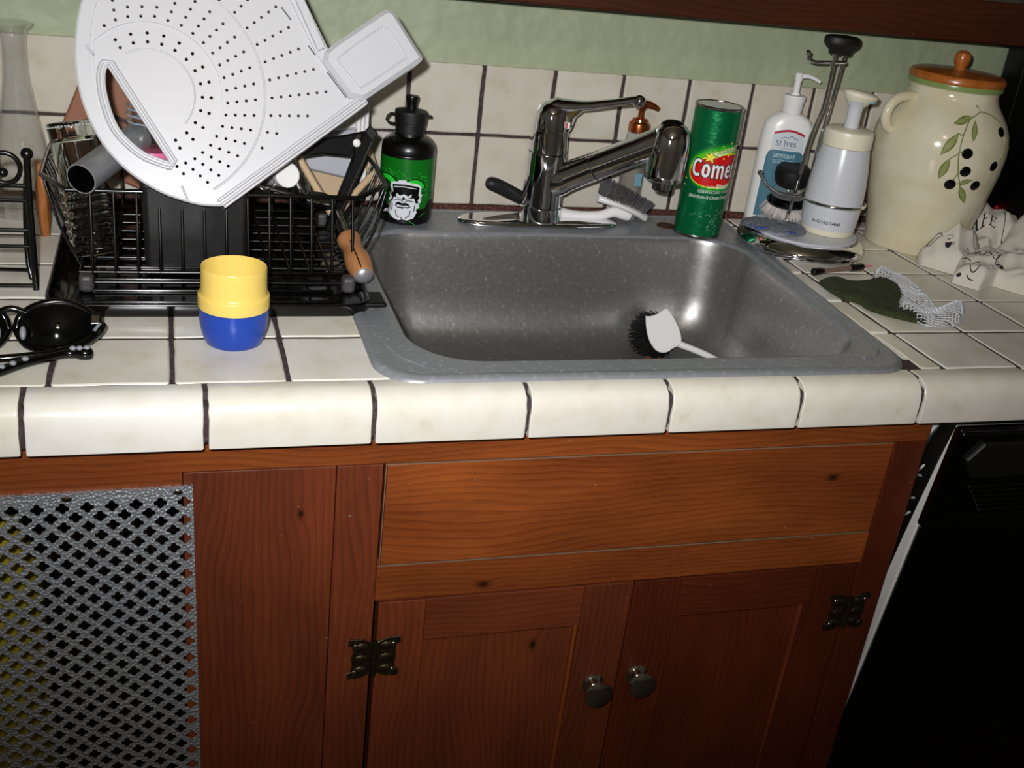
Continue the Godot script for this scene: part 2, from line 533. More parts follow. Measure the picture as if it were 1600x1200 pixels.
# a glazed tile lying in xy, its face at z = d, with slightly wavy edges
func tile_mesh(w: float, h: float, d: float, sd: int) -> ArrayMesh:
	var r := RandomNumberGenerator.new(); r.seed = sd
	var m := MB.new()
	var rings := [PackedVector3Array(), PackedVector3Array(), PackedVector3Array(), PackedVector3Array()]
	var per := []
	var n := 4
	var c := 0.0025
	var cor := [V2(-w / 2, -h / 2), V2(w / 2, -h / 2), V2(w / 2, h / 2), V2(-w / 2, h / 2)]
	for k in 4:
		var a: Vector2 = cor[k]
		var b: Vector2 = cor[(k + 1) % 4]
		var e := (b - a).normalized()
		var out := Vector2(e.y, -e.x)
		for q in n + 1:
			var f := float(q) / n
			per.append(a + e * (c + (a.distance_to(b) - 2 * c) * f) + out * r.randf_range(-0.0007, 0.0006))
		per.append(b + (-e - Vector2(out.x, out.y)) * c * 0.3)
	per.append(per[0])
	for p in per:
		rings[0].append(V3(p.x, p.y, 0)); rings[1].append(V3(p.x, p.y, d - 0.002))
		var q: Vector2 = p - p.normalized() * 0.0009
		rings[2].append(V3(q.x, q.y, d - 0.0006))
		q = p - p.normalized() * 0.0028
		rings[3].append(V3(q.x, q.y, d))
	m.grid(rings, true)
	m.fan(rings[3], V3(0, 0, 1))
	return m.done()

func worktop() -> void:
	var top := thing("tiled_worktop", "cream tiled worktop with dark grout running under everything on the counter", "worktop")
	# bed of grout with an opening for the basin
	var g := MB.new()
	var y := -0.0235
	g.box(V3(-0.36, y, -0.289), V3(1.62, 0.044, 0.615), 0.001)
	g.box(V3(1.45, y, -0.289), V3(0.70, 0.044, 0.615), 0.001)
	g.box(V3(0.77, y, -0.0065), V3(0.70, 0.044, 0.05), 0.001)
	g.box(V3(0.77, y, -0.5465), V3(0.70, 0.044, 0.10), 0.001)
	part("grout_bed", g, M.grout, top)
	var kinds := []
	for k in 6: kinds.append(tile_mesh(P - 0.0044, P - 0.0044, 0.006, 70 + k))
	var back := []
	for k in 2: back.append(tile_mesh(P - 0.005, 0.037, 0.006, 90 + k))
	for i in range(-9, 15):
		for j in 6:
			var cx := CX + (i + 0.5) * P
			var mesh: ArrayMesh = kinds[rng.randi() % 6] if j < 5 else back[rng.randi() % 2]
			if i >= 3 and i <= 7: continue
			if i == 8:
				cx = 1.0835
				mesh = tile_mesh(0.0285, (P - 0.005) if j < 5 else 0.037, 0.006, 110 + j)
			if i == 2:
				cx = CX + 2.5 * P
			var t := part("tile", mesh, M["tile%d" % (rng.randi() % 3)], top)
			t.rotation.x = -PI / 2
			t.position = V3(cx, -0.006 + rng.randf_range(-0.0003, 0.0003), -(j + 0.5) * P if j < 5 else -0.5785)
			t.rotation.z = 0.0 if j == 5 or i == 8 else (PI / 2) * (rng.randi() % 4)
	# rounded tiles on the front edge
	var prof := [V2(-0.001, -0.012), V2(-0.001, -0.0012), V2(0.0006, 0.0), V2(0.012, 0.0006), V2(0.0185, 0.0), V2(0.0265, -0.0022), V2(0.033, -0.0068), V2(0.0372, -0.0135), V2(0.0392, -0.022), V2(0.0398, -0.032), V2(0.0398, -0.0515), V2(0.0385, -0.0532), V2(0.028, -0.0532), V2(0.028, -0.012)]
	var edges := []
	for k in 3:
		var m := MB.new()
		var rows := []
		var L := EP - 0.0048
		var ctr := V2(0.03, -0.02)
		var xs := [0.0, 0.0006, 0.002, 0.02, L * 0.25, L * 0.5, L * 0.75, L - 0.02, L - 0.002, L - 0.0006, L]
		for q in xs.size():
			var row := PackedVector3Array()
			var ins := [0.0014, 0.0004, 0.0, 0.0, 0.0, 0.0, 0.0, 0.0, 0.0, 0.0004, 0.0014][q] as float
			for p in prof:
				var dv: Vector2 = (p - ctr)
				var pp: Vector2 = p - dv.normalized() * ins
				row.append(V3(xs[q] - L / 2 + (rng.randf_range(-0.0006, 0.0006) if q == 0 or q == xs.size() - 1 else 0.0), pp.y, pp.x))
			rows.append(row)
		m.grid(rows)
		m.fan(rows[0], V3(-1, 0, 0)); m.fan(rows[-1], V3(1, 0, 0))
		edges.append(m.done())
	for i in range(-6, 10):
		part("edge_tile", edges[rng.randi() % 3], M["tile%d" % (rng.randi() % 3)], top, V3(EX + (i + 0.5) * EP, rng.randf_range(-0.0003, 0.0003), rng.randf_range(-0.0003, 0.0003)))
	part("edge_bed", boxed(V3(0.52, -0.030, 0.0185), V3(2.46, 0.042, 0.034), 0.008), M.grout, top)

func cabinet() -> void:
	var c := thing("sink_cabinet", "stained pine base cabinet with a metal grille, drawer front and two doors under the sink", "cabinet")
	var z := 0.01
	var t := 0.02
	# [name, x0, x1, y0, y1, grain, material, uv shift, proud]
	var boards := [
		["board", 0.2165, 0.3695, -0.80, -0.0941, 1, "pine_red", V2(0.45, -0.03), 0.0],
		["stile", 0.3702, 0.4190, -0.80, -0.0938, 1, "pine_red", V2(0.15, 0.22), 0.0006],
		["stile", 1.0530, 1.098, -0.80, -0.0941, 1, "pine_dark", V2(0.75, 0.33), 0.0],
		["rail", 0.4195, 1.0525, -0.2705, -0.2235, 0, "pine", V2(0.05, 0.39), 0.0],
		["rail", 0.4195, 1.0525, -0.80, -0.765, 0, "pine_dark", V2(0.2, 0.39), 0.0],
		["rail", -1.0, 0.216, -0.80, -0.70, 0, "pine_dark", V2(0.0, 0.2), 0.0],
	]
	for b in boards:
		part(b[0], boxed(V3((b[1] + b[2]) / 2, (b[3] + b[4]) / 2, z - t / 2 + b[8]), V3(b[2] - b[1], b[4] - b[3], t), 0.0012, b[5], b[7]), M[b[6]], c)
	var rl := MB.new()
	rl.extrude(PackedVector2Array([V2(-1.0, -0.0525), V2(-1.0, -0.1125), V2(0.2159, -0.1125), V2(0.2159, -0.0935), V2(1.098, -0.0935), V2(1.098, -0.0525)]), z - t, z, 0.0008)
	part("rail", rl, M.pine, c)
	part("drawer_front", boxed(V3(0.7365, -0.158, z - t / 2 + 0.0015), V3(0.6275, 0.1275, t), 0.0016, 0, V2(0.62, 0.27)), M.pine, c)
	var cl := mat(Color(0.46, 0.37, 0.29), 0.8)
	part("filler_line", boxed(V3(0.735, -0.0941, z + 0.0004), V3(0.628, 0.0012, 0.002), 0.0003), cl, c)
	part("filler_line", boxed(V3(0.735, -0.2228, z + 0.0004), V3(0.628, 0.0013, 0.002), 0.0003), cl, c)
	part("filler_line", boxed(V3(0.4216, -0.158, z + 0.0004), V3(0.0011, 0.127, 0.002), 0.0003), cl, c)
	# carcass
	var k := MB.new()
	k.box(V3(0.05, -0.45, -0.55), V3(2.10, 0.72, 0.02), 0.001)
	k.box(V3(1.088, -0.45, -0.28), V3(0.018, 0.72, 0.54), 0.001)
	k.box(V3(0.392, -0.45, -0.28), V3(0.018, 0.72, 0.54), 0.001)
	k.box(V3(-0.99, -0.45, -0.28), V3(0.018, 0.72, 0.54), 0.001)
	k.box(V3(0.05, -0.79, -0.28), V3(2.10, 0.02, 0.54), 0.001)
	part("carcass", k, mat(Color(0.16, 0.09, 0.055), 0.8), c)
	part("toe_kick", boxed(V3(0.05, -0.857, -0.06), V3(2.09, 0.112, 0.02), 0.001), M.dark, c)
	# two framed doors
	for s in 2:
		var x0: float = [0.4245, 0.7378][s]
		var x1: float = [0.7352, 1.0485][s]
		var d := Node3D.new()
		d.name = "door"
		c.add_child(d, true)
		d.position = V3(0, 0, z + (0.0 if s == 0 else -0.0006))
		var y1 := -0.2725
		var y0 := -0.762
		var sw := [0.0545, 0.0625][s] as float
		var pw := [0.0625, 0.0630][s] as float
		var mt: StandardMaterial3D = [M.pine_red, M.pine_dark][s]
		part("stile", boxed(V3(x0 + sw / 2, (y0 + y1) / 2, -0.009), V3(sw, y1 - y0, 0.02), 0.0012, 1, V2(0.31 + s, 0.2)), mt, d)
		part("stile", boxed(V3(x1 - pw / 2, (y0 + y1) / 2, -0.009), V3(pw, y1 - y0, 0.02), 0.0012, 1, V2(0.83 + s, 0.02)), mt, d)
		part("rail", boxed(V3((x0 + sw + x1 - pw) / 2, y1 - 0.029, -0.009), V3(x1 - x0 - sw - pw - 0.0006, 0.058, 0.0196), 0.0012, 0, V2(0.2, 0.41)), mt, d)
		part("rail", boxed(V3((x0 + sw + x1 - pw) / 2, y0 + 0.03, -0.009), V3(x1 - x0 - sw - pw - 0.0006, 0.06, 0.0196), 0.0012, 0, V2(0.4, 0.41)), mt, d)
		part("panel", boxed(V3((x0 + sw + x1 - pw) / 2, (y0 + y1) / 2, -0.012), V3(x1 - x0 - sw - pw + 0.006, y1 - y0 - 0.10, 0.010), 0.001, 1, V2(0.16 + 0.15 * s, 0.11 + 0.1 * s)), mt, d)
		# bead round the panel
		var bd := MB.new()
		var a := V3(x0 + sw, y1 - 0.058, -0.003)
		var b2 := V3(x1 - pw, y0 + 0.06, -0.003)
		bd.box(V3(a.x + 0.0012, (a.y + b2.y) / 2, -0.006), V3(0.0024, a.y - b2.y, 0.006), 0.001, 1)
		bd.box(V3(b2.x - 0.0030, (a.y + b2.y) / 2, -0.004), V3(0.006, a.y - b2.y, 0.008), 0.0028, 1)
		bd.box(V3((a.x + b2.x) / 2, a.y - 0.0012, -0.006), V3(b2.x - a.x, 0.0024, 0.006), 0.001, 0)
		part("bead", bd, M.pine if s == 0 else M.pine_red, d)
		var kx := [0.7035, 0.7620][s] as float
		var ky := [-0.4225, -0.4155][s] as float
		var kn := part("knob", lathed([V2(0.014, 0.0), V2(0.0145, 0.002), V2(0.011, 0.0045), V2(0.0065, 0.007), V2(0.0058, 0.013), V2(0.0075, 0.016), V2(0.0165, 0.0185), V2(0.0185, 0.0215), V2(0.0172, 0.0245), V2(0.011, 0.0272), V2(0.0, 0.0285)], 28), M.nickel, d, V3(kx, ky, 0.001))
		kn.rotation.x = PI / 2
	# butterfly hinges, one leaf on the frame and one on the door
	for s in 2:
		var hx := [0.4225, 1.0505][s] as float
		var hy := [-0.3475, -0.3455][s] as float
		var hn := Node3D.new()
		hn.name = "hinge"
		c.add_child(hn, true)
		hn.position = V3(hx, hy, z + 0.002)
		for w in [-1.0, 1.0]:
			var pl := PackedVector2Array([V2(0.003, -0.022), V2(0.008, -0.024), V2(0.014, -0.0275), V2(0.029, -0.0285), V2(0.0305, -0.0195), V2(0.026, -0.018), V2(0.0245, -0.010), V2(0.026, 0.0), V2(0.0245, 0.010), V2(0.026, 0.018), V2(0.0305, 0.0195), V2(0.029, 0.0285), V2(0.014, 0.0275), V2(0.008, 0.024), V2(0.003, 0.022)])
			for q in pl.size(): pl[q].x *= w
			var m := MB.new()
			m.extrude(pl, -0.0005, 0.0016, 0.0006)
			for yy in [-0.0165, 0.0, 0.0165]:
				m.ball(V3(w * 0.0145, yy, 0.0004), 0.0095, 14, V3(1.0, 0.62, 0.36))
			part("leaf", m, M.bronze, hn)
			for yy in [-0.0185, 0.0185]:
				var sc := MB.new()
				sc.ball(V3(w * 0.022, yy, 0.0022), 0.0032, 10, V3(1, 1, 0.5))
				part("screw", sc, M.nickel, hn)
		part("pin", tubed([V3(0, -0.024, 0.002), V3(0, -0.008, 0.002), V3(0, 0.008, 0.002), V3(0, 0.024, 0.002)], 0.0034, 10), M.bronze, hn)
	grille(c)
	# something yellow stands behind the grille
	var y := thing("yellow_bottle", "yellow bottle standing inside the cabinet behind the metal grille", "bottle", V3(0.02, -0.775, -0.10))
	part("body", lathed([V2(0, 0), V2(0.045, 0.0), V2(0.047, 0.01), V2(0.047, 0.5), V2(0.03, 0.56), V2(0.014, 0.58)], 24), mat(Color(0.62, 0.56, 0.14), 0.4), y)
	part("cap", lathed([V2(0.016, 0.578), V2(0.016, 0.61), V2(0.0, 0.61)], 20), M.white, y)

# hammered sheet metal punched with a lattice of four-lobed holes
func grille(c: Node3D) -> void:
	var m := MB.new()
	var a := 0.01138         # half the pitch across
	var b := 0.01095         # half the pitch down
	var zf := 0.0145
	var zb := 0.0132
	var ox := 0.2172
	var oy := -0.1248
	var ed := 0.0088         # from the last row of holes to the edge
	var cut := b * (1.0 - ed / a)
	var n := 24
	var unit := []
	for k in n:
		var t := TAU * (k + 0.5) / n
		var r := 0.0035 + 0.0031 * pow(absf(cos(2.0 * t)), 0.75)
		unit.append(V2(r * cos(t), r * sin(t)))
	for j in range(0, 46):
		for i in range(-28, 1):
			if (i + j) % 2 != 0: continue
			var ce := V2(ox + i * a, oy - j * b)
			var base := m.V.size()
			for k in n:
				var t := TAU * (k + 0.5) / n
				var hv: Vector2 = ce + unit[k]
				var s := 1.0 / (absf(cos(t)) / a + absf(sin(t)) / b)
				var ov := ce + V2(cos(t), sin(t)) * s
				if i == 0 and ov.x > ox + ed: ov = ce + V2(cos(t), sin(t)) * (ed / cos(t))
				m.vert(V3(ov.x, ov.y, zf), V3(0, 0, 1), ov); m.vert(V3(hv.x, hv.y, zf), V3(0, 0, 1), hv)
				var wn := V3(-unit[k].x, -unit[k].y, 0).normalized()
				m.vert(V3(hv.x, hv.y, zf), wn, hv); m.vert(V3(hv.x, hv.y, zb), wn, hv)
			for k in n:
				var p := base + k * 4
				var q := base + ((k + 1) % n) * 4
				m.face(p, q, p + 1); m.face(q, q + 1, p + 1)
				m.face(p + 2, q + 2, p + 3); m.face(q + 2, q + 3, p + 3)
			# corners of the lozenge
			for q4 in 4:
				var k0 := [5, 11, 17, 23][q4] as int
				var tip: Vector2 = ce + [V2(0, b), V2(-a, 0), V2(0, -b), V2(a, 0)][q4]
				if i == 0 and q4 == 3:
					for w in [[0, 1.0], [22, -1.0]]:
						var cv := m.vert(V3(ox + ed, ce.y + cut * w[1], zf), V3(0, 0, 1), ce)
						m.face(base + w[0] * 4, base + (w[0] + 1) * 4, cv)
					k0 = 23
					tip = ce + V2(ed, 0)
				var tv := m.vert(V3(tip.x, tip.y, zf), V3(0, 0, 1), tip)
				m.face(base + k0 * 4, base + ((k0 + 1) % n) * 4, tv)
	# plain margin at the top and right: triangles between the lozenges, then strips
	for i in range(-28, 1):
		if i % 2 == 0:
			var x := ox + i * a
			if i == 0: continue
			var v0 := m.vert(V3(x, oy + b, zf), V3(0, 0, 1), V2(x, oy + b)); m.vert(V3(x + a, oy, zf), V3(0, 0, 1), V2(x + a, oy)); m.vert(V3(x + 2 * a, oy + b, zf), V3(0, 0, 1), V2(x + 2 * a, oy + b))
			m.face(v0, v0 + 1, v0 + 2)
	m.quad(V3(ox, oy + b, zf), V3(ox + ed, oy + cut, zf), V3(ox + ed, oy + b, zf), V3(ox + ed * 0.5, oy + b, zf), V3(0, 0, 1))
	for j in range(0, 46):
		if j % 2 == 0:
			var y := oy - j * b
			var v0 := m.vert(V3(ox + ed, y - cut, zf), V3(0, 0, 1), V2(ox + ed, y)); m.vert(V3(ox, y - b, zf), V3(0, 0, 1), V2(ox, y - b)); m.vert(V3(ox + ed, y - 2 * b + cut, zf), V3(0, 0, 1), V2(ox + ed, y - 2 * b))
			m.face(v0, v0 + 1, v0 + 2)
	var xr := ox + ed
	m.quad(V3(-0.5, oy + b, zf), V3(xr, oy + b, zf), V3(xr, -0.1078, zf), V3(-0.5, -0.1078, zf), V3(0, 0, 1))
	m.quad(V3(-0.5, -0.1078, zf), V3(xr, -0.1078, zf), V3(xr, -0.1078, 0.0102), V3(-0.5, -0.1078, 0.0102), V3(0, 1, 0))
	m.quad(V3(xr, -0.1078, zf), V3(xr, oy - 46 * b, zf), V3(xr, oy - 46 * b, 0.0102), V3(xr, -0.1078, 0.0102), V3(1, 0, 0))
	var g := mat(Color(0.82, 0.84, 0.87), 0.24, 0.75)
	g.normal_enabled = true; g.normal_scale = 0.95
	g.normal_texture = noise_tex(0.05, [], 512, 1, FastNoiseLite.TYPE_CELLULAR, true, 10.0, 4)
	tri(g, 11.0)
	var go := part("grille", m, g, c)
	var turn := Basis(V3(0, 0, 1), 0.012)
	go.transform = Transform3D(turn, V3(ox, oy, 0) - turn * V3(ox, oy, 0))
	for q in [[0.108, -0.1155], [0.2115, -0.1135]]:
		var s := MB.new()
		s.ball(V3(q[0], q[1], zf), 0.0042, 12, V3(1.2, 0.8, 0.35))
		part("screw", s, M.bronze if q[0] < 0.2 else M.nickel, c)

func dishwasher() -> void:
	var d := thing("dishwasher", "black dishwasher with its door slightly ajar beside the wooden sink cabinet", "dishwasher")
	# open tub with a white flange
	var t := MB.new()
	t.box(V3(1.106, -0.46, -0.29), V3(0.007, 0.80, 0.54), 0.002)
	t.box(V3(1.700, -0.46, -0.29), V3(0.008, 0.80, 0.56), 0.002)
	t.box(V3(1.403, -0.062, -0.29), V3(0.60, 0.008, 0.56), 0.002)
	t.box(V3(1.403, -0.46, -0.56), V3(0.60, 0.80, 0.01), 0.002)
	t.box(V3(1.403, -0.855, -0.30), V3(0.60, 0.03, 0.54), 0.002)
	var fl := PackedVector2Array([V2(1.1015, -0.84), V2(1.1015, -0.0555), V2(1.705, -0.0555), V2(1.705, -0.0635), V2(1.165, -0.0635), V2(1.143, -0.0665), V2(1.126, -0.076), V2(1.114, -0.094), V2(1.1085, -0.118), V2(1.1065, -0.15), V2(1.1062, -0.84)])
	t.extrude(fl, -0.016, -0.006, 0.001)
	part("tub", t, M.white, d)
	part("gasket", tubed(curve([V3(1.1095, -0.80, -0.008), V3(1.1095, -0.35, -0.008), V3(1.1098, -0.16, -0.008), V3(1.1115, -0.12, -0.008), V3(1.117, -0.096, -0.008), V3(1.128, -0.079, -0.008), V3(1.144, -0.0695, -0.008), V3(1.167, -0.0665, -0.008), V3(1.4, -0.0665, -0.008), V3(1.69, -0.0665, -0.008)], 8), 0.0032, 8), M.black_matte, d)
	var rk := MB.new()
	for q in [[-0.128, 0.010], [-0.158, -0.014], [-0.172, 0.016], [-0.196, -0.010], [-0.232, 0.004]]: rk.tube([V3(1.112, q[0], -0.022), V3(1.145, q[0] + q[1], -0.035)], 0.0018, 6)
	rk.tube([V3(1.126, -0.09, -0.03), V3(1.126, -0.5, -0.03)], 0.002, 6)
	part("rack_wire", rk, M.white, d)
	# the door leans out from a hinge near the floor
	var door := Node3D.new()
	door.name = "door"
	d.add_child(door, true)
	door.position = V3(0, -0.80, -0.021)
	door.rotation.x = 0.092
	var side := PackedVector2Array([V2(-0.0125, 0.0), V2(-0.0125, 0.742), V2(-0.0138, 0.742), V2(-0.0165, 0.720), V2(-0.0200, 0.68), V2(-0.0245, 0.62), V2(-0.0285, 0.55), V2(-0.0315, 0.47), V2(-0.0325, 0.40), V2(-0.0325, 0.0)])
	var lm := MB.new()
	lm.extrude(side, 1.1115, 1.6945, 0.0008)
	var lo := part("liner", lm, M.white, door)
	lo.basis = Basis(V3(0, 0, 1), V3(0, 1, 0), V3(1, 0, 0))
	part("panel", boxed(V3(1.409, 0.290, -0.0115), V3(0.588, 0.60, 0.009), 0.002), M.black_gloss, door)
	var cp := MB.new()
	cp.box(V3(1.4065, 0.667, -0.0095), V3(0.590, 0.150, 0.014), 0.003)
	cp.box(V3(1.4065, 0.735, -0.005), V3(0.590, 0.012, 0.016), 0.005)
	part("control_panel", cp, M.black_gloss, door)
	var hd := PackedVector2Array([V2(1.150, 0.724), V2(1.132, 0.700), V2(1.150, 0.672), V2(1.62, 0.672), V2(1.62, 0.724)])
	var hm := MB.new(); hm.extrude(hd, -0.004, 0.0035, 0.002)
	part("handle", hm, M.black_matte, door)
	for k in 6:
		part("vent_slat", boxed(V3(1.40, 0.657 - 0.0075 * k, -0.0015), V3(0.49 - 0.012 * k, 0.0035, 0.005), 0.0015), M.black, door)
	part("trim_line", boxed(V3(1.41, 0.607, -0.0025), V3(0.53, 0.0022, 0.002), 0.0008), M.black, door)
	part("foot_panel", boxed(V3(1.403, -0.855, -0.06), V3(0.59, 0.11, 0.01), 0.002), M.black, d)

func rring(x0: float, x1: float, z0: float, z1: float, r: float, y: float, skew := 0.0) -> PackedVector3Array:
	var out := PackedVector3Array()
	var cs := [V2(x1 - r, z1 - r), V2(x1 - r, z0 + r), V2(x0 + r, z0 + r), V2(x0 + r, z1 - r)]
	for k in 4:
		for q in 9:
			var t := PI / 2 - (k + q / 8.0) * PI / 2
			var p: Vector2 = cs[k] + Vector2(cos(t), sin(t)) * r
			p.x += skew * -p.y * smoothstep(0.5, 1.0, p.x)
			out.append(V3(p.x, y, p.y))
	out.append(out[0])
	return out

func sink() -> void:
	var s := thing("kitchen_sink", "stainless steel single bowl sink set into the tiled counter", "sink")
	var sk := 0.055
	var O := [0.408, 1.054, -0.593, 0.0125]
	var B := [0.459, 1.021, -0.480, -0.037]
	var m := MB.new()
	var rows := []
	for q in [[0.0, -0.0006, 0.05], [0.0008, 0.0022, 0.05], [0.003, 0.0046, 0.049], [0.007, 0.0058, 0.047], [0.011, 0.0056, 0.045], [0.0145, 0.0042, 0.043], [0.017, 0.0036, 0.042]]:
		rows.append(rring(O[0] + q[0], O[1] - q[0], O[2] + q[0], O[3] - q[0], q[2], q[1], sk))
	for q in [[-0.012, 0.0036, 0.088], [-0.006, 0.0040, 0.082], [-0.002, 0.0030, 0.078], [0.0, 0.0, 0.076]]:
		rows.append(rring(B[0] + q[0], B[1] - q[0], B[2] + q[0], B[3] - q[0], q[2], q[1], sk))
	m.grid(rows, true)
	part("rim", m, M.steel_rim, s)
	m = MB.new()
	rows = []
	for q in [[0.0, 0.0, 0.076], [0.002, -0.006, 0.074], [0.005, -0.03, 0.072], [0.010, -0.085, 0.070], [0.014, -0.112, 0.070], [0.022, -0.136, 0.070], [0.036, -0.153, 0.070], [0.056, -0.162, 0.070], [0.085, -0.1645, 0.070], [0.16, -0.166, 0.05]]:
		rows.append(rring(B[0] + q[0], B[1] - q[0], B[2] + q[0], B[3] - q[0], q[2], q[1], sk))
	m.grid(rows, true)
	m.fan(rows[-1], V3(0, 1, 0))
	part("bowl", m, M.steel, s)
	# raised bead along both sides of the rim
	var bead := MB.new()
	bead.tube(curve([V3(1.094, 0.0036, -0.50), V3(1.066, 0.0036, -0.30), V3(1.052, 0.0036, -0.12), V3(1.045, 0.0036, -0.075), V3(1.030, 0.0036, -0.040), V3(1.00, 0.0036, -0.024)], 6), 0.0022, 8)
	part("bead", bead, M.steel_rim, s)
	bead = MB.new()
	bead.tube(curve([V3(0.430, 0.0034, -0.40), V3(0.430, 0.0034, -0.12), V3(0.438, 0.0034, -0.055), V3(0.462, 0.0034, -0.022)], 6), 0.0010, 8)
	part("bead", bead, M.steel_rim, s)
	part("drain", lathed([V2(0.054, -0.1662), V2(0.052, -0.1638), V2(0.042, -0.165), V2(0.036, -0.17), V2(0.0, -0.171)], 32, V3(0.76, 0, -0.26)), M.chrome_dull, s)
	# rusty cover over the spare hole on the ledge
	part("hole_cover", lathed([V2(0.0155, 0.0036), V2(0.0155, 0.0050), V2(0.013, 0.0058), V2(0.006, 0.0052), V2(0.0, 0.0052)], 24, V3(0.963, 0, -0.535)), tri(rusty(), 40.0), s)

func rusty() -> StandardMaterial3D:
	var m := mat(Color(1, 1, 1), 0.6, 0.3)
	m.albedo_texture = noise_tex(0.03, [[0.0, Color(0.20, 0.09, 0.05)], [1.0, Color(0.42, 0.20, 0.11)]])
	return m

func right_end() -> void:
	var o := thing("black_appliance", "tall black appliance at the right end of the counter beyond the olive jar", "appliance", V3(1.553, 0, 0))
	part("housing", boxed(V3(0.22, 0.36, -0.33), V3(0.44, 0.71, 0.52), 0.012), M.black, o)
	part("foot", boxed(V3(0.22, 0.004, -0.33), V3(0.40, 0.008, 0.46), 0.002), M.black_matte, o)
	part("seam", boxed(V3(-0.0005, 0.30, -0.533), V3(0.003, 0.50, 0.0025), 0.001), M.black_wire, o)
	var lm := mat(Color(0.25, 0.01, 0.02), 0.4)
	lm.emission_enabled = true; lm.emission = Color(0.9, 0.05, 0.10); lm.emission_energy_multiplier = 0.12
	var b := MB.new(); b.ball(Vector3.ZERO, 0.004, 10)
	part("indicator_lamp", b, lm, o, V3(-0.0005, 0.061, -0.50))
	var li := OmniLight3D.new()
	li.name = "indicator_light"; li.light_color = Color(1, 0.1, 0.15); li.light_energy = 0.00002; li.light_size = 0.01; li.omni_attenuation = 2.0; li.shadow_enabled = true
	li.position = V3(-0.008, 0.061, -0.50)
	o.add_child(li)

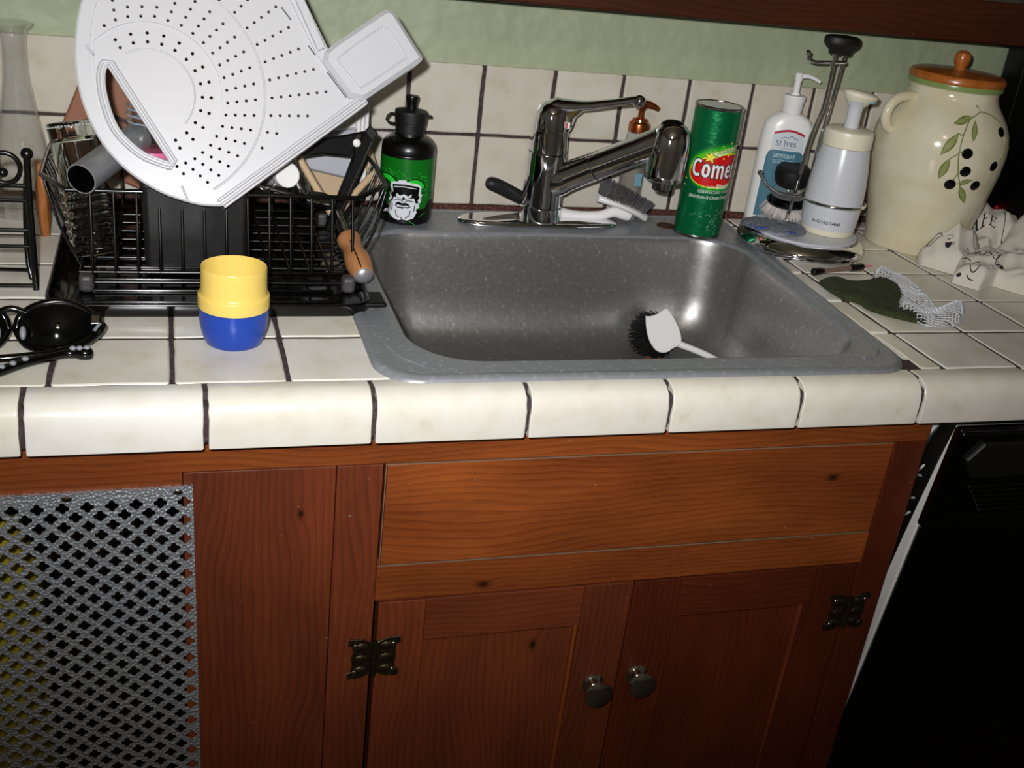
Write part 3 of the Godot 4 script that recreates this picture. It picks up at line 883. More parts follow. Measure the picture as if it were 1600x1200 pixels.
func faucet() -> void:
	var F := V3(0.749, 0.0042, -0.535)
	var f := thing("kitchen_faucet", "chrome single lever pull-out faucet standing on the sink ledge", "faucet", F)
	# oval plate on the ledge
	var pl := MB.new()
	var rows := []
	for q in [[1.0, 0.0], [1.0, 0.003], [0.975, 0.0055], [0.93, 0.0072], [0.5, 0.0078]]:
		var row := PackedVector3Array()
		for k in 49:
			var t := TAU * (k % 48) / 48.0
			row.append(V3(0.128 * q[0] * signf(sin(t)) * pow(absf(sin(t)), 0.8), q[1], 0.031 * (q[0] if q[0] > 0.6 else 0.4) * signf(cos(t)) * pow(absf(cos(t)), 0.8)))
		rows.append(row)
	pl.grid(rows, true); pl.fan(rows[-1], V3(0, 1, 0))
	part("deck_plate", pl, M.chrome, f)
	part("collar", lathed([V2(0.031, 0.006), V2(0.0315, 0.009), V2(0.0315, 0.026), V2(0.0305, 0.0285)], 40), M.chrome, f)
	part("body", lathed([V2(0.0300, 0.0285), V2(0.0304, 0.031), V2(0.0300, 0.07), V2(0.0293, 0.108), V2(0.0285, 0.1095)], 40), M.chrome, f)
	part("lever_base", lathed([V2(0.0280, 0.1105), V2(0.0287, 0.112), V2(0.0272, 0.142), V2(0.0262, 0.1425), V2(0.0262, 0.1440), V2(0.0268, 0.1446), V2(0.0263, 0.158), V2(0.0245, 0.169), V2(0.0205, 0.1775), V2(0.0130, 0.183), V2(0.0, 0.185)], 40), M.chrome, f)
	# lever reaching over the spout
	var az := V3(0.80, 0, 0.60)
	var lv := MB.new()
	var path := [V3(-0.012, 0.174, 0), V3(0.004, 0.180, 0), V3(0.02, 0.181, 0), V3(0.05, 0.186, 0), V3(0.09, 0.197, 0), V3(0.118, 0.2055, 0), V3(0.127, 0.206, 0)]
	var rad := [0.010, 0.0125, 0.0118, 0.0088, 0.0070, 0.0072, 0.008]
	var w := 14
	var lr := []
	var cp := curve(path, 4)
	for i in cp.size():
		var p: Vector3 = cp[i]
		var fi := float(i) / 4.0
		var i0 := mini(int(fi), rad.size() - 2)
		var r: float = lerpf(rad[i0], rad[i0 + 1], fi - i0)
		var row := PackedVector3Array()
		for k in w + 1:
			var t := TAU * (k % w) / w
			var side := V3(-az.z, 0, az.x)
			row.append(az * p.x + V3(0, p.y, 0) + side * cos(t) * r * 1.25 + V3(0, 1, 0) * sin(t) * r * 0.85)
		lr.append(row)
	lv.grid(lr, true); lv.fan(lr[0], -az); lv.fan(lr[-1], az)
	lv.ball(az * 0.126 + V3(0, 0.205, 0), 0.0098, 14, V3(1, 0.95, 1))
	part("lever", lv, M.chrome, f)
	var web := MB.new()
	web.extrude(PackedVector2Array([V2(0.014, 0.144), V2(0.0285, 0.1445), V2(0.0315, 0.152), V2(0.0345, 0.166), V2(0.046, 0.178), V2(0.03, 0.184), V2(0.010, 0.178)]), -0.0085, 0.0085, 0.003)
	var wb := part("lever_web", web, M.chrome, f)
	wb.rotation.y = -atan2(az.z, az.x)
	var ib := MB.new()
	ib.box(V3(0.0285, 0.155, 0.0086), V3(0.006, 0.009, 0.0012), 0.0005)
	var badge := part("badge", ib, M.white, f)
	badge.rotation.y = wb.rotation.y
	var ir := MB.new()
	ir.box(V3(0.0272, 0.155, 0.0093), V3(0.0022, 0.008, 0.0006), 0.0002)
	var mk := part("red_mark", ir, mat(Color(0.8, 0.08, 0.08), 0.4), f)
	mk.rotation.y = wb.rotation.y
	# spout rising to the pull-out head
	var s0 := V3(0.0, 0.058, 0.0)
	var s1 := V3(0.1395, 0.158, 0.100)
	var dir := (s1 - s0).normalized()
	var L := s0.distance_to(s1)
	part("spout", tubed([s0, s0 + dir * 0.02, s0 + dir * 0.03, s0 + dir * 0.036, s0 + dir * 0.042, s0 + dir * 0.06, s0 + dir * 0.0845], [0.0235, 0.0250, 0.0245, 0.0232, 0.0224, 0.0216, 0.0212], 32), M.chrome, f)
	part("seam_ring", tubed([s0 + dir * 0.0845, s0 + dir * 0.0865], 0.0198, 32), M.black_matte, f)
	part("spray_arm", tubed([s0 + dir * 0.0865, s0 + dir * 0.12, s0 + dir * 0.16, s0 + dir * (L - 0.006)], [0.0212, 0.0208, 0.0206, 0.0215], 32), M.chrome, f)
	var hx := s1 + V3(0.006, -0.012, 0.004)
	var head := MB.new()
	head.lathe([V2(0.0245, -0.046), V2(0.0275, -0.044), V2(0.0283, -0.036), V2(0.0285, 0.0), V2(0.0275, 0.015), V2(0.0235, 0.0275), V2(0.0155, 0.0355), V2(0.0, 0.039)], 36)
	var ho := part("spray_head", head, M.chrome, f, hx)
	ho.rotation = V3(-0.02, 0, -0.06)
	var gp := MB.new()
	gp.lathe([V2(0.0180, 0.0325), V2(0.0165, 0.0365), V2(0.010, 0.0405), V2(0.0, 0.042)], 24, 38.0, V3(0, 0, 0), 0.75)
	part("button", gp, M.black, f, hx + V3(0.001, 0.0, -0.003))
	part("aerator", lathed([V2(0.0, -0.061), V2(0.0125, -0.061), V2(0.0142, -0.058), V2(0.0142, -0.044)], 28, V3(0, 0, 0)), M.chrome_dull, f, hx + V3(-0.001, 0, 0))

func bottles() -> void:
	# tall green cleanser can
	var c := thing("cleanser_can", "tall green foil canister of scouring powder standing at the back right corner of the sink", "canister", V3(1.001, 0.0040, -0.505))
	var green := mat(Color(0.01, 0.47, 0.27), 0.33, 0.6)
	green.normal_enabled = true; green.normal_scale = 0.22
	green.normal_texture = noise_tex(0.04, [], 256, 3, FastNoiseLite.TYPE_SIMPLEX_SMOOTH, true, 5.0, 6)
	tri(green, 8.0, false)
	part("body", lathed([V2(0.0355, 0.0035), V2(0.0357, 0.004), V2(0.0360, 0.10), V2(0.0360, 0.197)], 56), green, c)
	part("rim", lathed([V2(0.033, 0.0), V2(0.0362, 0.0002), V2(0.0366, 0.002), V2(0.0360, 0.004)], 56), M.chrome_dull, c)
	part("rim", lathed([V2(0.0362, 0.1955), V2(0.0370, 0.197), V2(0.0370, 0.1992), V2(0.0358, 0.2002), V2(0.0345, 0.1995), V2(0.034, 0.197), V2(0.0, 0.1965)], 56), M.chrome_dull, c)
	part("lid", lathed([V2(0.0338, 0.1972), V2(0.0330, 0.1990), V2(0.020, 0.1992), V2(0.0, 0.1992)], 48), M.white, c)
	var R := 0.03605
	var on := func(off: float) -> Callable:
		return func(u: float, v: float) -> Vector3: return V3((R + off) * sin(u / R), v, (R + off) * cos(u / R))
	var lay := func(called: String, t: PackedVector2Array, col: Color, off: float, rough := 0.35) -> void:
		var m := MB.new(); m.decal(t, on.call(off)); part(called, m, mat(col, rough), c)
	var ctr := V2(0.006, 0.1115)
	lay.call("label_glow", tris(ellipse(ctr, 0.0575, 0.0372, 0.16, 56)), Color(0.03, 0.45, 0.16), 0.0001)
	lay.call("label_glow", tris(ellipse(ctr, 0.0555, 0.0342, 0.16, 56)), Color(0.12, 0.62, 0.13), 0.0002)
	lay.call("label_glow", tris(ellipse(ctr, 0.0535, 0.0310, 0.16, 56)), Color(0.35, 0.76, 0.12), 0.0003)
	lay.call("label_border", tris(ellipse(V2(0.004, 0.1075), 0.0515, 0.0257, 0.16, 56)), Color(0.93, 0.88, 0.15), 0.0004)
	lay.call("label_oval", tris(ellipse(V2(0.004, 0.1072), 0.0498, 0.0240, 0.16, 56)), Color(0.80, 0.06, 0.06), 0.0005)
	var ban := PackedVector2Array([V2(-0.013, 0.1245), V2(0.006, 0.1335), V2(0.03, 0.1385), V2(0.055, 0.140), V2(0.055, 0.1490), V2(0.028, 0.1465), V2(0.002, 0.1405), V2(-0.016, 0.133)])
	lay.call("banner", tris(ban), Color(0.82, 0.93, 0.62), 0.0006)
	lay.call("lettering", letters("Scratch Free", "Droid Serif", false, 0.0076, V2(-0.008, 0.1330), 0.70, 0.15), Color(0.02, 0.30, 0.14), 0.0008)
	for q in [[0.0024, 0.0007, Color(0.05, 0.12, 0.10)], [0.0, 0.0009, Color(0.93, 0.93, 0.93)]]:
		var tt := PackedVector2Array()
		if q[0] > 0.0:
			for dd in [V2(-0.0011, -0.0011), V2(0.0012, -0.0012), V2(0.0012, 0.001), V2(-0.0011, 0.001)]:
				tt.append_array(letters("Comet", "Droid Sans", true, 0.0265, V2(-0.0425, 0.0960) + dd, 0.66))
		else:
			tt = letters("Comet", "Droid Sans", true, 0.0265, V2(-0.0425, 0.0960), 0.66)
		lay.call("lettering", tt, q[2], q[1])
	var star := PackedVector2Array()
	for k in 10:
		var a := PI / 2 + TAU * k / 10.0 - 0.1
		star.append(V2(-0.0165, 0.1272) + V2(cos(a), sin(a)) * (0.0098 if k % 2 == 0 else 0.0042))
	var star2 := PackedVector2Array()
	for p in star: star2.append(V2(-0.0165, 0.1272) + (p - V2(-0.0165, 0.1272)) * 1.22)
	lay.call("star", tris(star2), Color(0.10, 0.35, 0.12), 0.0010)
	lay.call("star", tris(star), Color(0.95, 0.90, 0.25), 0.0011)
	for q in [[0.004, 0.1265, 0.0017], [0.012, 0.131, 0.0014], [0.0, 0.145, 0.0013], [0.014, 0.1495, 0.0015]]:
		lay.call("star", tris(ellipse(V2(q[0], q[1]), q[2], q[2], 0, 5)), Color(0.95, 0.86, 0.25), 0.0008)
	lay.call("lettering", letters("WITH", "Droid Sans", false, 0.0040, V2(-0.0135, 0.0800), 0.95, 0.04), Color(0.85, 0.95, 0.85), 0.0006)
	lay.call("lettering", letters("Bleach", "Droid Sans", true, 0.0078, V2(0.0005, 0.0795), 0.72, 0.04), Color(0.95, 0.97, 0.93), 0.0006)
	lay.call("lettering", letters("DISINFECTANT CLEANSER", "Droid Serif", false, 0.0046, V2(-0.0265, 0.0722), 0.80, 0.02), Color(0.9, 0.95, 0.9), 0.0006)
	lay.call("lettering", letters("Disinfects & Cleans Tough Stains", "Droid Serif", false, 0.0050, V2(-0.0400, 0.0630), 0.80, 0.02, 0.2), Color(0.9, 0.95, 0.9), 0.0006)
	for q in [[-0.055, 0.089], [-0.056, 0.079]]:
		lay.call("lettering", stroke([V2(q[0], q[1]), V2(q[0] + 0.006, q[1] - 0.001)], 0.0012), Color(0.75, 0.85, 0.35), 0.0004)
	# worn foil near the foot
	var wr := PackedVector2Array()
	for k in 26:
		var p := V2(rng.randf_range(-0.006, 0.024), rng.randf_range(0.012, 0.05))
		wr.append_array(stroke([p, p + V2(rng.randf_range(-0.006, 0.006), rng.randf_range(-0.006, 0.006))], 0.0005))
	for k in 10:
		var p := V2(rng.randf_range(-0.034, 0.0), rng.randf_range(0.034, 0.042))
		wr.append_array(stroke([p, p + V2(0.004, rng.randf_range(-0.002, 0.002))], 0.0004))
	var wm := MB.new(); wm.decal(wr, on.call(0.0003)); part("scratch_marks", wm, mat(Color(0.55, 0.68, 0.60), 0.35), c)

	# black and green drinking bottle
	var b := thing("water_bottle", "black plastic sports bottle with a green print at the back left of the sink", "bottle", V3(0.540, 0.0040, -0.540))
	part("body", lathed([V2(0.0, 0.0), V2(0.034, 0.0), V2(0.0375, 0.002), V2(0.039, 0.007), V2(0.039, 0.099), V2(0.0384, 0.1005), V2(0.0390, 0.102), V2(0.0390, 0.107), V2(0.0378, 0.113), V2(0.034, 0.1185), V2(0.028, 0.1225), V2(0.0225, 0.1245), V2(0.0212, 0.128)], 48), M.black, b)
	part("cap", lathed([V2(0.0212, 0.126), V2(0.0214, 0.139), V2(0.0222, 0.1395), V2(0.0222, 0.1425), V2(0.0228, 0.1432), V2(0.0234, 0.157), V2(0.0228, 0.1585), V2(0.012, 0.1605), V2(0.0085, 0.1615)], 40), M.black_matte, b)
	part("nozzle", lathed([V2(0.0078, 0.160), V2(0.0074, 0.168), V2(0.0088, 0.1715), V2(0.0094, 0.1775), V2(0.0086, 0.1795), V2(0.0, 0.180)], 24), M.black, b)
	part("loop", tubed([V3(-0.0215, 0.153, 0.006), V3(-0.030, 0.155, 0.008), V3(-0.0355, 0.151, 0.009), V3(-0.0365, 0.146, 0.009), V3(-0.033, 0.142, 0.009), V3(-0.0265, 0.1405, 0.008), V3(-0.0215, 0.141, 0.006)], 0.0019, 8), M.black_matte, b)
	part("tab", boxed(V3(0.0255, 0.152, 0.004), V3(0.008, 0.004, 0.005), 0.0015), M.black_matte, b)
	var R2 := 0.0391
	var on2 := func(off: float) -> Callable:
		return func(u: float, v: float) -> Vector3: return V3((R2 + off) * sin(u / R2), v, (R2 + off) * cos(u / R2))
	var ink := func(called: String, t: PackedVector2Array, col: Color, off: float) -> void:
		var m := MB.new(); m.decal(t, on2.call(off), 0.004); part(called, m, mat(col, 0.3), b)
	var gr := RandomNumberGenerator.new(); gr.seed = 21
	var band := PackedVector2Array([V2(-0.122, 0.050)])
	for k in 41: band.append(V2(-0.122 + 0.0061 * k, 0.033 - 0.006 * sin(k * 0.9) + gr.randf_range(-0.006, 0.006)))
	band.append(V2(0.122, 0.0965)); band.append(V2(0.0, 0.0972)); band.append(V2(-0.122, 0.0965))
	ink.call("green_print", tris(band), Color(0.035, 0.42, 0.09), 0.0001)
	var hi := PackedVector2Array()
	for k in 90:
		var p := V2(gr.randf_range(-0.07, 0.06), gr.randf_range(0.03, 0.078))
		hi.append_array(stroke([p, p + V2(gr.randf_range(-0.012, 0.012), gr.randf_range(-0.004, 0.006))], gr.randf_range(0.0003, 0.0010)))
	for k in 7:
		var p := V2(gr.randf_range(-0.05, 0.03), gr.randf_range(0.006, 0.03))
		hi.append_array(stroke([p, p + V2(gr.randf_range(-0.01, 0.02), gr.randf_range(-0.012, 0.016))], 0.0006))
	ink.call("scribble_print", hi, Color(0.16, 0.72, 0.20), 0.0002)
	for q in [[-0.040, 0.063, 0.0215], [0.004, 0.0625, 0.0175]]:
		for w in [[1.0, Color(0.02, 0.10, 0.03), 0.0003], [0.88, Color(0.14, 0.80, 0.20), 0.0004], [0.48, Color(0.03, 0.30, 0.07), 0.0005]]:
			var arc := PackedVector2Array()
			for k in 25:
				var a := PI * k / 24.0
				arc.append(V2(q[0] + q[2] * w[0] * cos(a), q[1] - 0.006 + q[2] * w[0] * 0.78 * sin(a)))
			ink.call("arch_print", tris(arc), w[1], w[2])
	var dk := PackedVector2Array()
	for k in 40:
		var p := V2(gr.randf_range(-0.075, 0.07), gr.randf_range(0.015, 0.06))
		dk.append_array(stroke([p, p + V2(gr.randf_range(-0.01, 0.014), gr.randf_range(-0.006, 0.008))], gr.randf_range(0.0005, 0.0018)))
	ink.call("dark_print", dk, Color(0.015, 0.06, 0.02), 0.0003)
	# emblem: a square-jawed head under a flat cap, drawn in black and white
	var e0 := V2(-0.0098, 0.0375)
	var shape := func(pts: Array) -> PackedVector2Array:
		var o := PackedVector2Array()
		for p in pts: o.append(e0 + V2(p[0] * 1.1, p[1]) * 0.0295)
		return tris(o)
	ink.call("emblem", shape.call([[-0.62, 0.86], [-0.30, 0.93], [-0.28, 1.0], [0.05, 1.02], [0.06, 0.94], [0.55, 0.86], [0.76, 0.70], [0.72, 0.42], [0.82, 0.28], [0.74, 0.12], [0.78, -0.02], [0.66, -0.20], [0.72, -0.32], [0.55, -0.42], [0.60, -0.56], [0.46, -0.86], [0.20, -0.96], [-0.05, -0.93], [-0.20, -0.99], [-0.46, -0.90], [-0.62, -0.72], [-0.78, -0.66], [-1.02, -0.72], [-0.86, -0.55], [-0.66, -0.45], [-0.72, -0.26], [-0.62, -0.15], [-0.72, 0.0], [-0.62, 0.12], [-0.70, 0.30], [-0.60, 0.44], [-0.66, 0.62]]), Color(0.86, 0.87, 0.89), 0.0008)
	ink.call("emblem", shape.call([[-0.56, 0.76], [0.0, 0.82], [0.52, 0.74], [0.66, 0.66], [0.62, 0.30], [0.70, 0.20], [0.60, 0.02], [0.66, -0.10], [0.52, -0.10], [0.42, 0.16], [0.10, 0.10], [-0.04, 0.04], [-0.18, 0.10], [-0.46, 0.16], [-0.50, -0.02], [-0.62, -0.06], [-0.54, 0.08], [-0.62, 0.28], [-0.50, 0.40]]), Color(0.015, 0.015, 0.015), 0.0010)
	ink.call("emblem", shape.call([[-0.46, 0.62], [-0.02, 0.68], [0.50, 0.60], [0.52, 0.64], [-0.02, 0.73], [-0.48, 0.67]]), Color(0.80, 0.81, 0.83), 0.0012)
	ink.call("emblem", shape.call([[-0.36, 0.18], [-0.12, 0.10], [-0.02, 0.22], [0.06, 0.10], [0.30, 0.20], [0.32, 0.36], [0.16, 0.24], [-0.02, 0.34], [-0.18, 0.24], [-0.34, 0.36]]), Color(0.86, 0.87, 0.89), 0.0012)
	ink.call("emblem", shape.call([[-0.34, -0.12], [-0.20, -0.06], [-0.08, -0.12], [0.06, -0.08], [0.20, -0.14], [0.30, -0.30], [0.18, -0.36], [0.0, -0.34], [-0.02, -0.40], [-0.28, -0.36], [-0.38, -0.26]]), Color(0.015, 0.015, 0.015), 0.0011)
	ink.call("emblem", shape.call([[-0.30, -0.20], [-0.06, -0.24], [0.20, -0.22], [0.22, -0.29], [0.0, -0.30], [-0.30, -0.31]]), Color(0.86, 0.87, 0.89), 0.0013)
	var ln := PackedVector2Array()
	for s in [[[-0.34, -0.50], [-0.30, -0.74], [-0.18, -0.84]], [[0.30, -0.48], [0.26, -0.72], [0.10, -0.86]], [[-0.10, -0.82], [-0.05, -0.90]], [[-0.50, -0.22], [-0.52, -0.52]], [[0.48, -0.20], [0.46, -0.5]], [[-0.40, 0.0], [-0.16, 0.04], [-0.04, -0.02]], [[0.40, -0.02], [0.16, 0.04], [0.06, -0.02]]]:
		var pts := []
		for p in s: pts.append(e0 + V2(p[0] * 1.1, p[1]) * 0.0295)
		ln.append_array(stroke(pts, 0.0013))
	ink.call("emblem", ln, Color(0.02, 0.02, 0.02), 0.0012)

	# white lotion pump bottle
	var l := thing("lotion_bottle", "flat white lotion bottle with a blue label and pump behind the wire caddy", "bottle", V3(1.1615, 0.0, -0.566), V3(0, -0.33, 0))
	var rows := []
	for q in [[0.038, 0.0, 0.020], [0.0405, 0.002, 0.0225], [0.0415, 0.02, 0.0235], [0.0418, 0.12, 0.0235], [0.0412, 0.150, 0.0232], [0.0385, 0.168, 0.0222], [0.032, 0.178, 0.0205], [0.022, 0.1845, 0.0185], [0.0155, 0.187, 0.0155]]:
		var row := PackedVector3Array()
		for k in 49:
			var t := TAU * (k % 48) / 48.0
			row.append(V3(q[0] * signf(sin(t)) * pow(absf(sin(t)), 0.75), q[1], q[2] * signf(cos(t)) * pow(absf(cos(t)), 0.75)))
		rows.append(row)
	var bm := MB.new(); bm.grid(rows, true)
	part("body", bm, M.white, l)
	part("collar", lathed([V2(0.0152, 0.186), V2(0.0158, 0.2), V2(0.0182, 0.2125), V2(0.0172, 0.2145), V2(0.0075, 0.2155), V2(0.0068, 0.2185)], 32), M.white_plastic, l)
	part("pump", lathed([V2(0.0052, 0.215), V2(0.0052, 0.236), V2(0.0064, 0.2375), V2(0.0066, 0.2475), V2(0.005, 0.2495), V2(0.0, 0.25)], 20), M.white_plastic, l)
	part("spout", tubed(curve([V3(0.004, 0.2445, 0), V3(0.016, 0.2450, 0.002), V3(0.027, 0.2420, 0.003), V3(0.034, 0.2385, 0.004)], 5), [0.0042, 0.0041, 0.004, 0.0038, 0.0036, 0.0034, 0.0033, 0.0032, 0.0031, 0.003, 0.003, 0.0028, 0.0027, 0.0026, 0.0025, 0.0024], 10), M.white_plastic, l)
	var fr := func(off: float) -> Callable:
		return func(u: float, v: float) -> Vector3:
			var s := pow(clampf(absf(u) / 0.0417, 0.0, 0.999), 1.0 / 0.75)
			return V3(u, v, 0.0236 * pow(sqrt(1.0 - s * s), 0.75) + off)
	var ptr := func(called: String, t: PackedVector2Array, col: Color, off: float) -> void:
		var m := MB.new(); m.decal(t, fr.call(off), 0.004); part(called, m, mat(col, 0.35), l)
	var out := PackedVector2Array()
	for k in 13: out.append(V2(-0.025 + 0.050 * k / 12.0, 0.1585 + 0.006 * sin(PI * k / 12.0)))
	out.append(V2(0.030, 0.02)); out.append(V2(-0.029, 0.02))
	ptr.call("label", tris(out), Color(0.80, 0.83, 0.84), 0.0003)
	var red := []
	for k in 13: red.append(V2(-0.0235 + 0.047 * k / 12.0, 0.156 + 0.006 * sin(PI * k / 12.0)))
	ptr.call("label_band", stroke(red, 0.0034), Color(0.72, 0.13, 0.24), 0.0006)
	ptr.call("label_panel", tris(PackedVector2Array([V2(-0.031, 0.02), V2(0.031, 0.02), V2(0.0295, 0.120), V2(0.027, 0.1265), V2(0.0215, 0.130), V2(-0.0215, 0.130), V2(-0.0275, 0.1265), V2(-0.0300, 0.119)])), Color(0.27, 0.45, 0.52), 0.0006)
	ptr.call("lettering", letters("St Ives", "Droid Serif", false, 0.0098, V2(-0.0195, 0.1365), 0.80, 0.02), Color(0.10, 0.20, 0.42), 0.0007)
	var mt := []
	for p in [[-0.013, 0.1488], [-0.006, 0.1515], [-0.002, 0.1500], [0.004, 0.1540], [0.009, 0.1505], [0.016, 0.1490]]: mt.append(V2(p[0], p[1]))
	ptr.call("mountain_print", stroke(mt, 0.0010), Color(0.18, 0.34, 0.55), 0.0007)
	ptr.call("lettering", stroke([V2(-0.010, 0.1332), V2(0.012, 0.1335)], 0.0006), Color(0.4, 0.45, 0.55), 0.0007)
	ptr.call("lettering", letters("MINERAL", "Droid Serif", false, 0.0060, V2(-0.0195, 0.1185), 0.95, 0.0), Color(0.82, 0.90, 0.92), 0.0009)
	ptr.call("lettering", letters("THERAPY", "Droid Serif", false, 0.0058, V2(-0.0195, 0.1095), 0.95, 0.0), Color(0.72, 0.84, 0.88), 0.0009)

	# slim soap dispenser with a copper pump, behind the faucet
	var d := thing("soap_dispenser", "slim clear soap dispenser with a copper pump behind the chrome faucet", "dispenser", V3(0.905, 0.0040, -0.570))
	part("body", lathed([V2(0.0, 0.0), V2(0.017, 0.0), V2(0.0188, 0.003), V2(0.0188, 0.125), V2(0.0165, 0.137), V2(0.0135, 0.142)], 32), M.glass_smoke, d)
	part("liquid", lathed([V2(0.0, 0.002), V2(0.0165, 0.002), V2(0.0165, 0.085), V2(0.0, 0.085)], 28), mat(Color(0.50, 0.46, 0.40), 0.2), d)
	part("dip_tube", tubed([V3(0, 0.01, 0), V3(0, 0.14, 0)], 0.0025, 8), M.grey_plastic, d)
	part("label", boxed(V3(0.004, 0.068, 0.0192), V3(0.012, 0.02, 0.0006), 0.0002), mat(Color(0.45, 0.62, 0.68), 0.4), d)
	part("collar", lathed([V2(0.0140, 0.138), V2(0.0165, 0.1395), V2(0.0165, 0.151), V2(0.0145, 0.154), V2(0.0125, 0.1555), V2(0.0118, 0.159), V2(0.006, 0.160)], 32), M.copper, d)
	part("pump", lathed([V2(0.005, 0.159), V2(0.0046, 0.172), V2(0.0066, 0.175), V2(0.0066, 0.182), V2(0.0, 0.184)], 20), M.copper, d)
	part("spout", tubed(curve([V3(-0.006, 0.180, 0.0), V3(0.006, 0.182, 0.003), V3(0.018, 0.179, 0.006), V3(0.0245, 0.1755, 0.008)], 4), [0.0055, 0.0058, 0.006, 0.006, 0.006, 0.0058, 0.0055, 0.005, 0.0046, 0.0042, 0.0038, 0.0034, 0.003], 10), M.copper, d)

	# scrub brush lying behind the faucet
	var h := thing("scrub_brush", "white dish brush with a black grip and worn grey bristles lying behind the faucet", "brush", V3(0.66, 0.004, -0.553))
	part("grip", tubed(curve([V3(0.004, 0.056, 0.004), V3(0.02, 0.052, 0.003), V3(0.05, 0.0385, 0.0), V3(0.075, 0.027, 0.0)], 4), [0.006, 0.0085, 0.0098, 0.0103, 0.0106, 0.0108, 0.0108, 0.0106, 0.0104, 0.0102, 0.01, 0.0098, 0.0094], 14), M.black_matte, h)
	part("handle", tubed(curve([V3(0.072, 0.028, 0.0), V3(0.11, 0.0165, 0.003), V3(0.15, 0.0095, 0.006), V3(0.19, 0.0115, 0.010), V3(0.215, 0.018, 0.010), V3(0.240, 0.0115, 0.014)], 4), [0.0088, 0.0088, 0.0088, 0.0087, 0.0086, 0.0084, 0.0082, 0.008, 0.0078, 0.0076, 0.0075, 0.0074, 0.0074, 0.0076, 0.008, 0.0084, 0.0088, 0.009, 0.0088, 0.008, 0.006], 14), M.white_plastic, h)
	var hp := MB.new()
	var hr := []
	for i in 10:
		var f := i / 9.0
		var cc := V3(0.182 + 0.086 * f, 0.040 - 0.030 * f + 0.004 * sin(PI * f), 0.010)
		var row := PackedVector3Array()
		var wv := 0.004 + 0.016 * sqrt(maxf(0.0, sin(PI * clampf(f, 0.02, 0.98))))
		for k in 17:
			var t := TAU * (k % 16) / 16.0
			row.append(cc + V3(0.30 * sin(t) * 0.006, 0.95 * sin(t) * 0.0065, cos(t) * wv))
		hr.append(row)
	hp.grid(hr, true); hp.fan(hr[0], V3(-1, 0.3, 0)); hp.fan(hr[-1], V3(1, -0.3, 0))
	part("head", hp, M.white_plastic, h)
	var br := MB.new()
	var q := RandomNumberGenerator.new(); q.seed = 3
	for k in 620:
		var f := q.randf()
		var wv := 0.004 + 0.013 * sqrt(maxf(0.0, sin(PI * clampf(f, 0.02, 0.98))))
		var a := V3(0.184 + 0.080 * f, 0.046 - 0.030 * f, 0.010 + q.randf_range(-wv, wv))
		var dd := V3(0.24 + 0.35 * (f - 0.4), 1.0, q.randf_range(-0.25, 0.25)).normalized()
		var ln2 := q.randf_range(0.024, 0.031) * (1.0 - 0.22 * f)
		var tip := a + dd * ln2 + V3(0.006 * f, -0.003 * f, 0)
		br.tube([a, (a + tip) / 2.0 + V3(0, 0.0006, 0), tip], [0.0006, 0.0005, 0.0003], 3, false, false)
	var bo := part("bristles", br, mat(Color(0.36, 0.345, 0.345), 0.7), h)
	bo.set_meta("kind", "stuff")

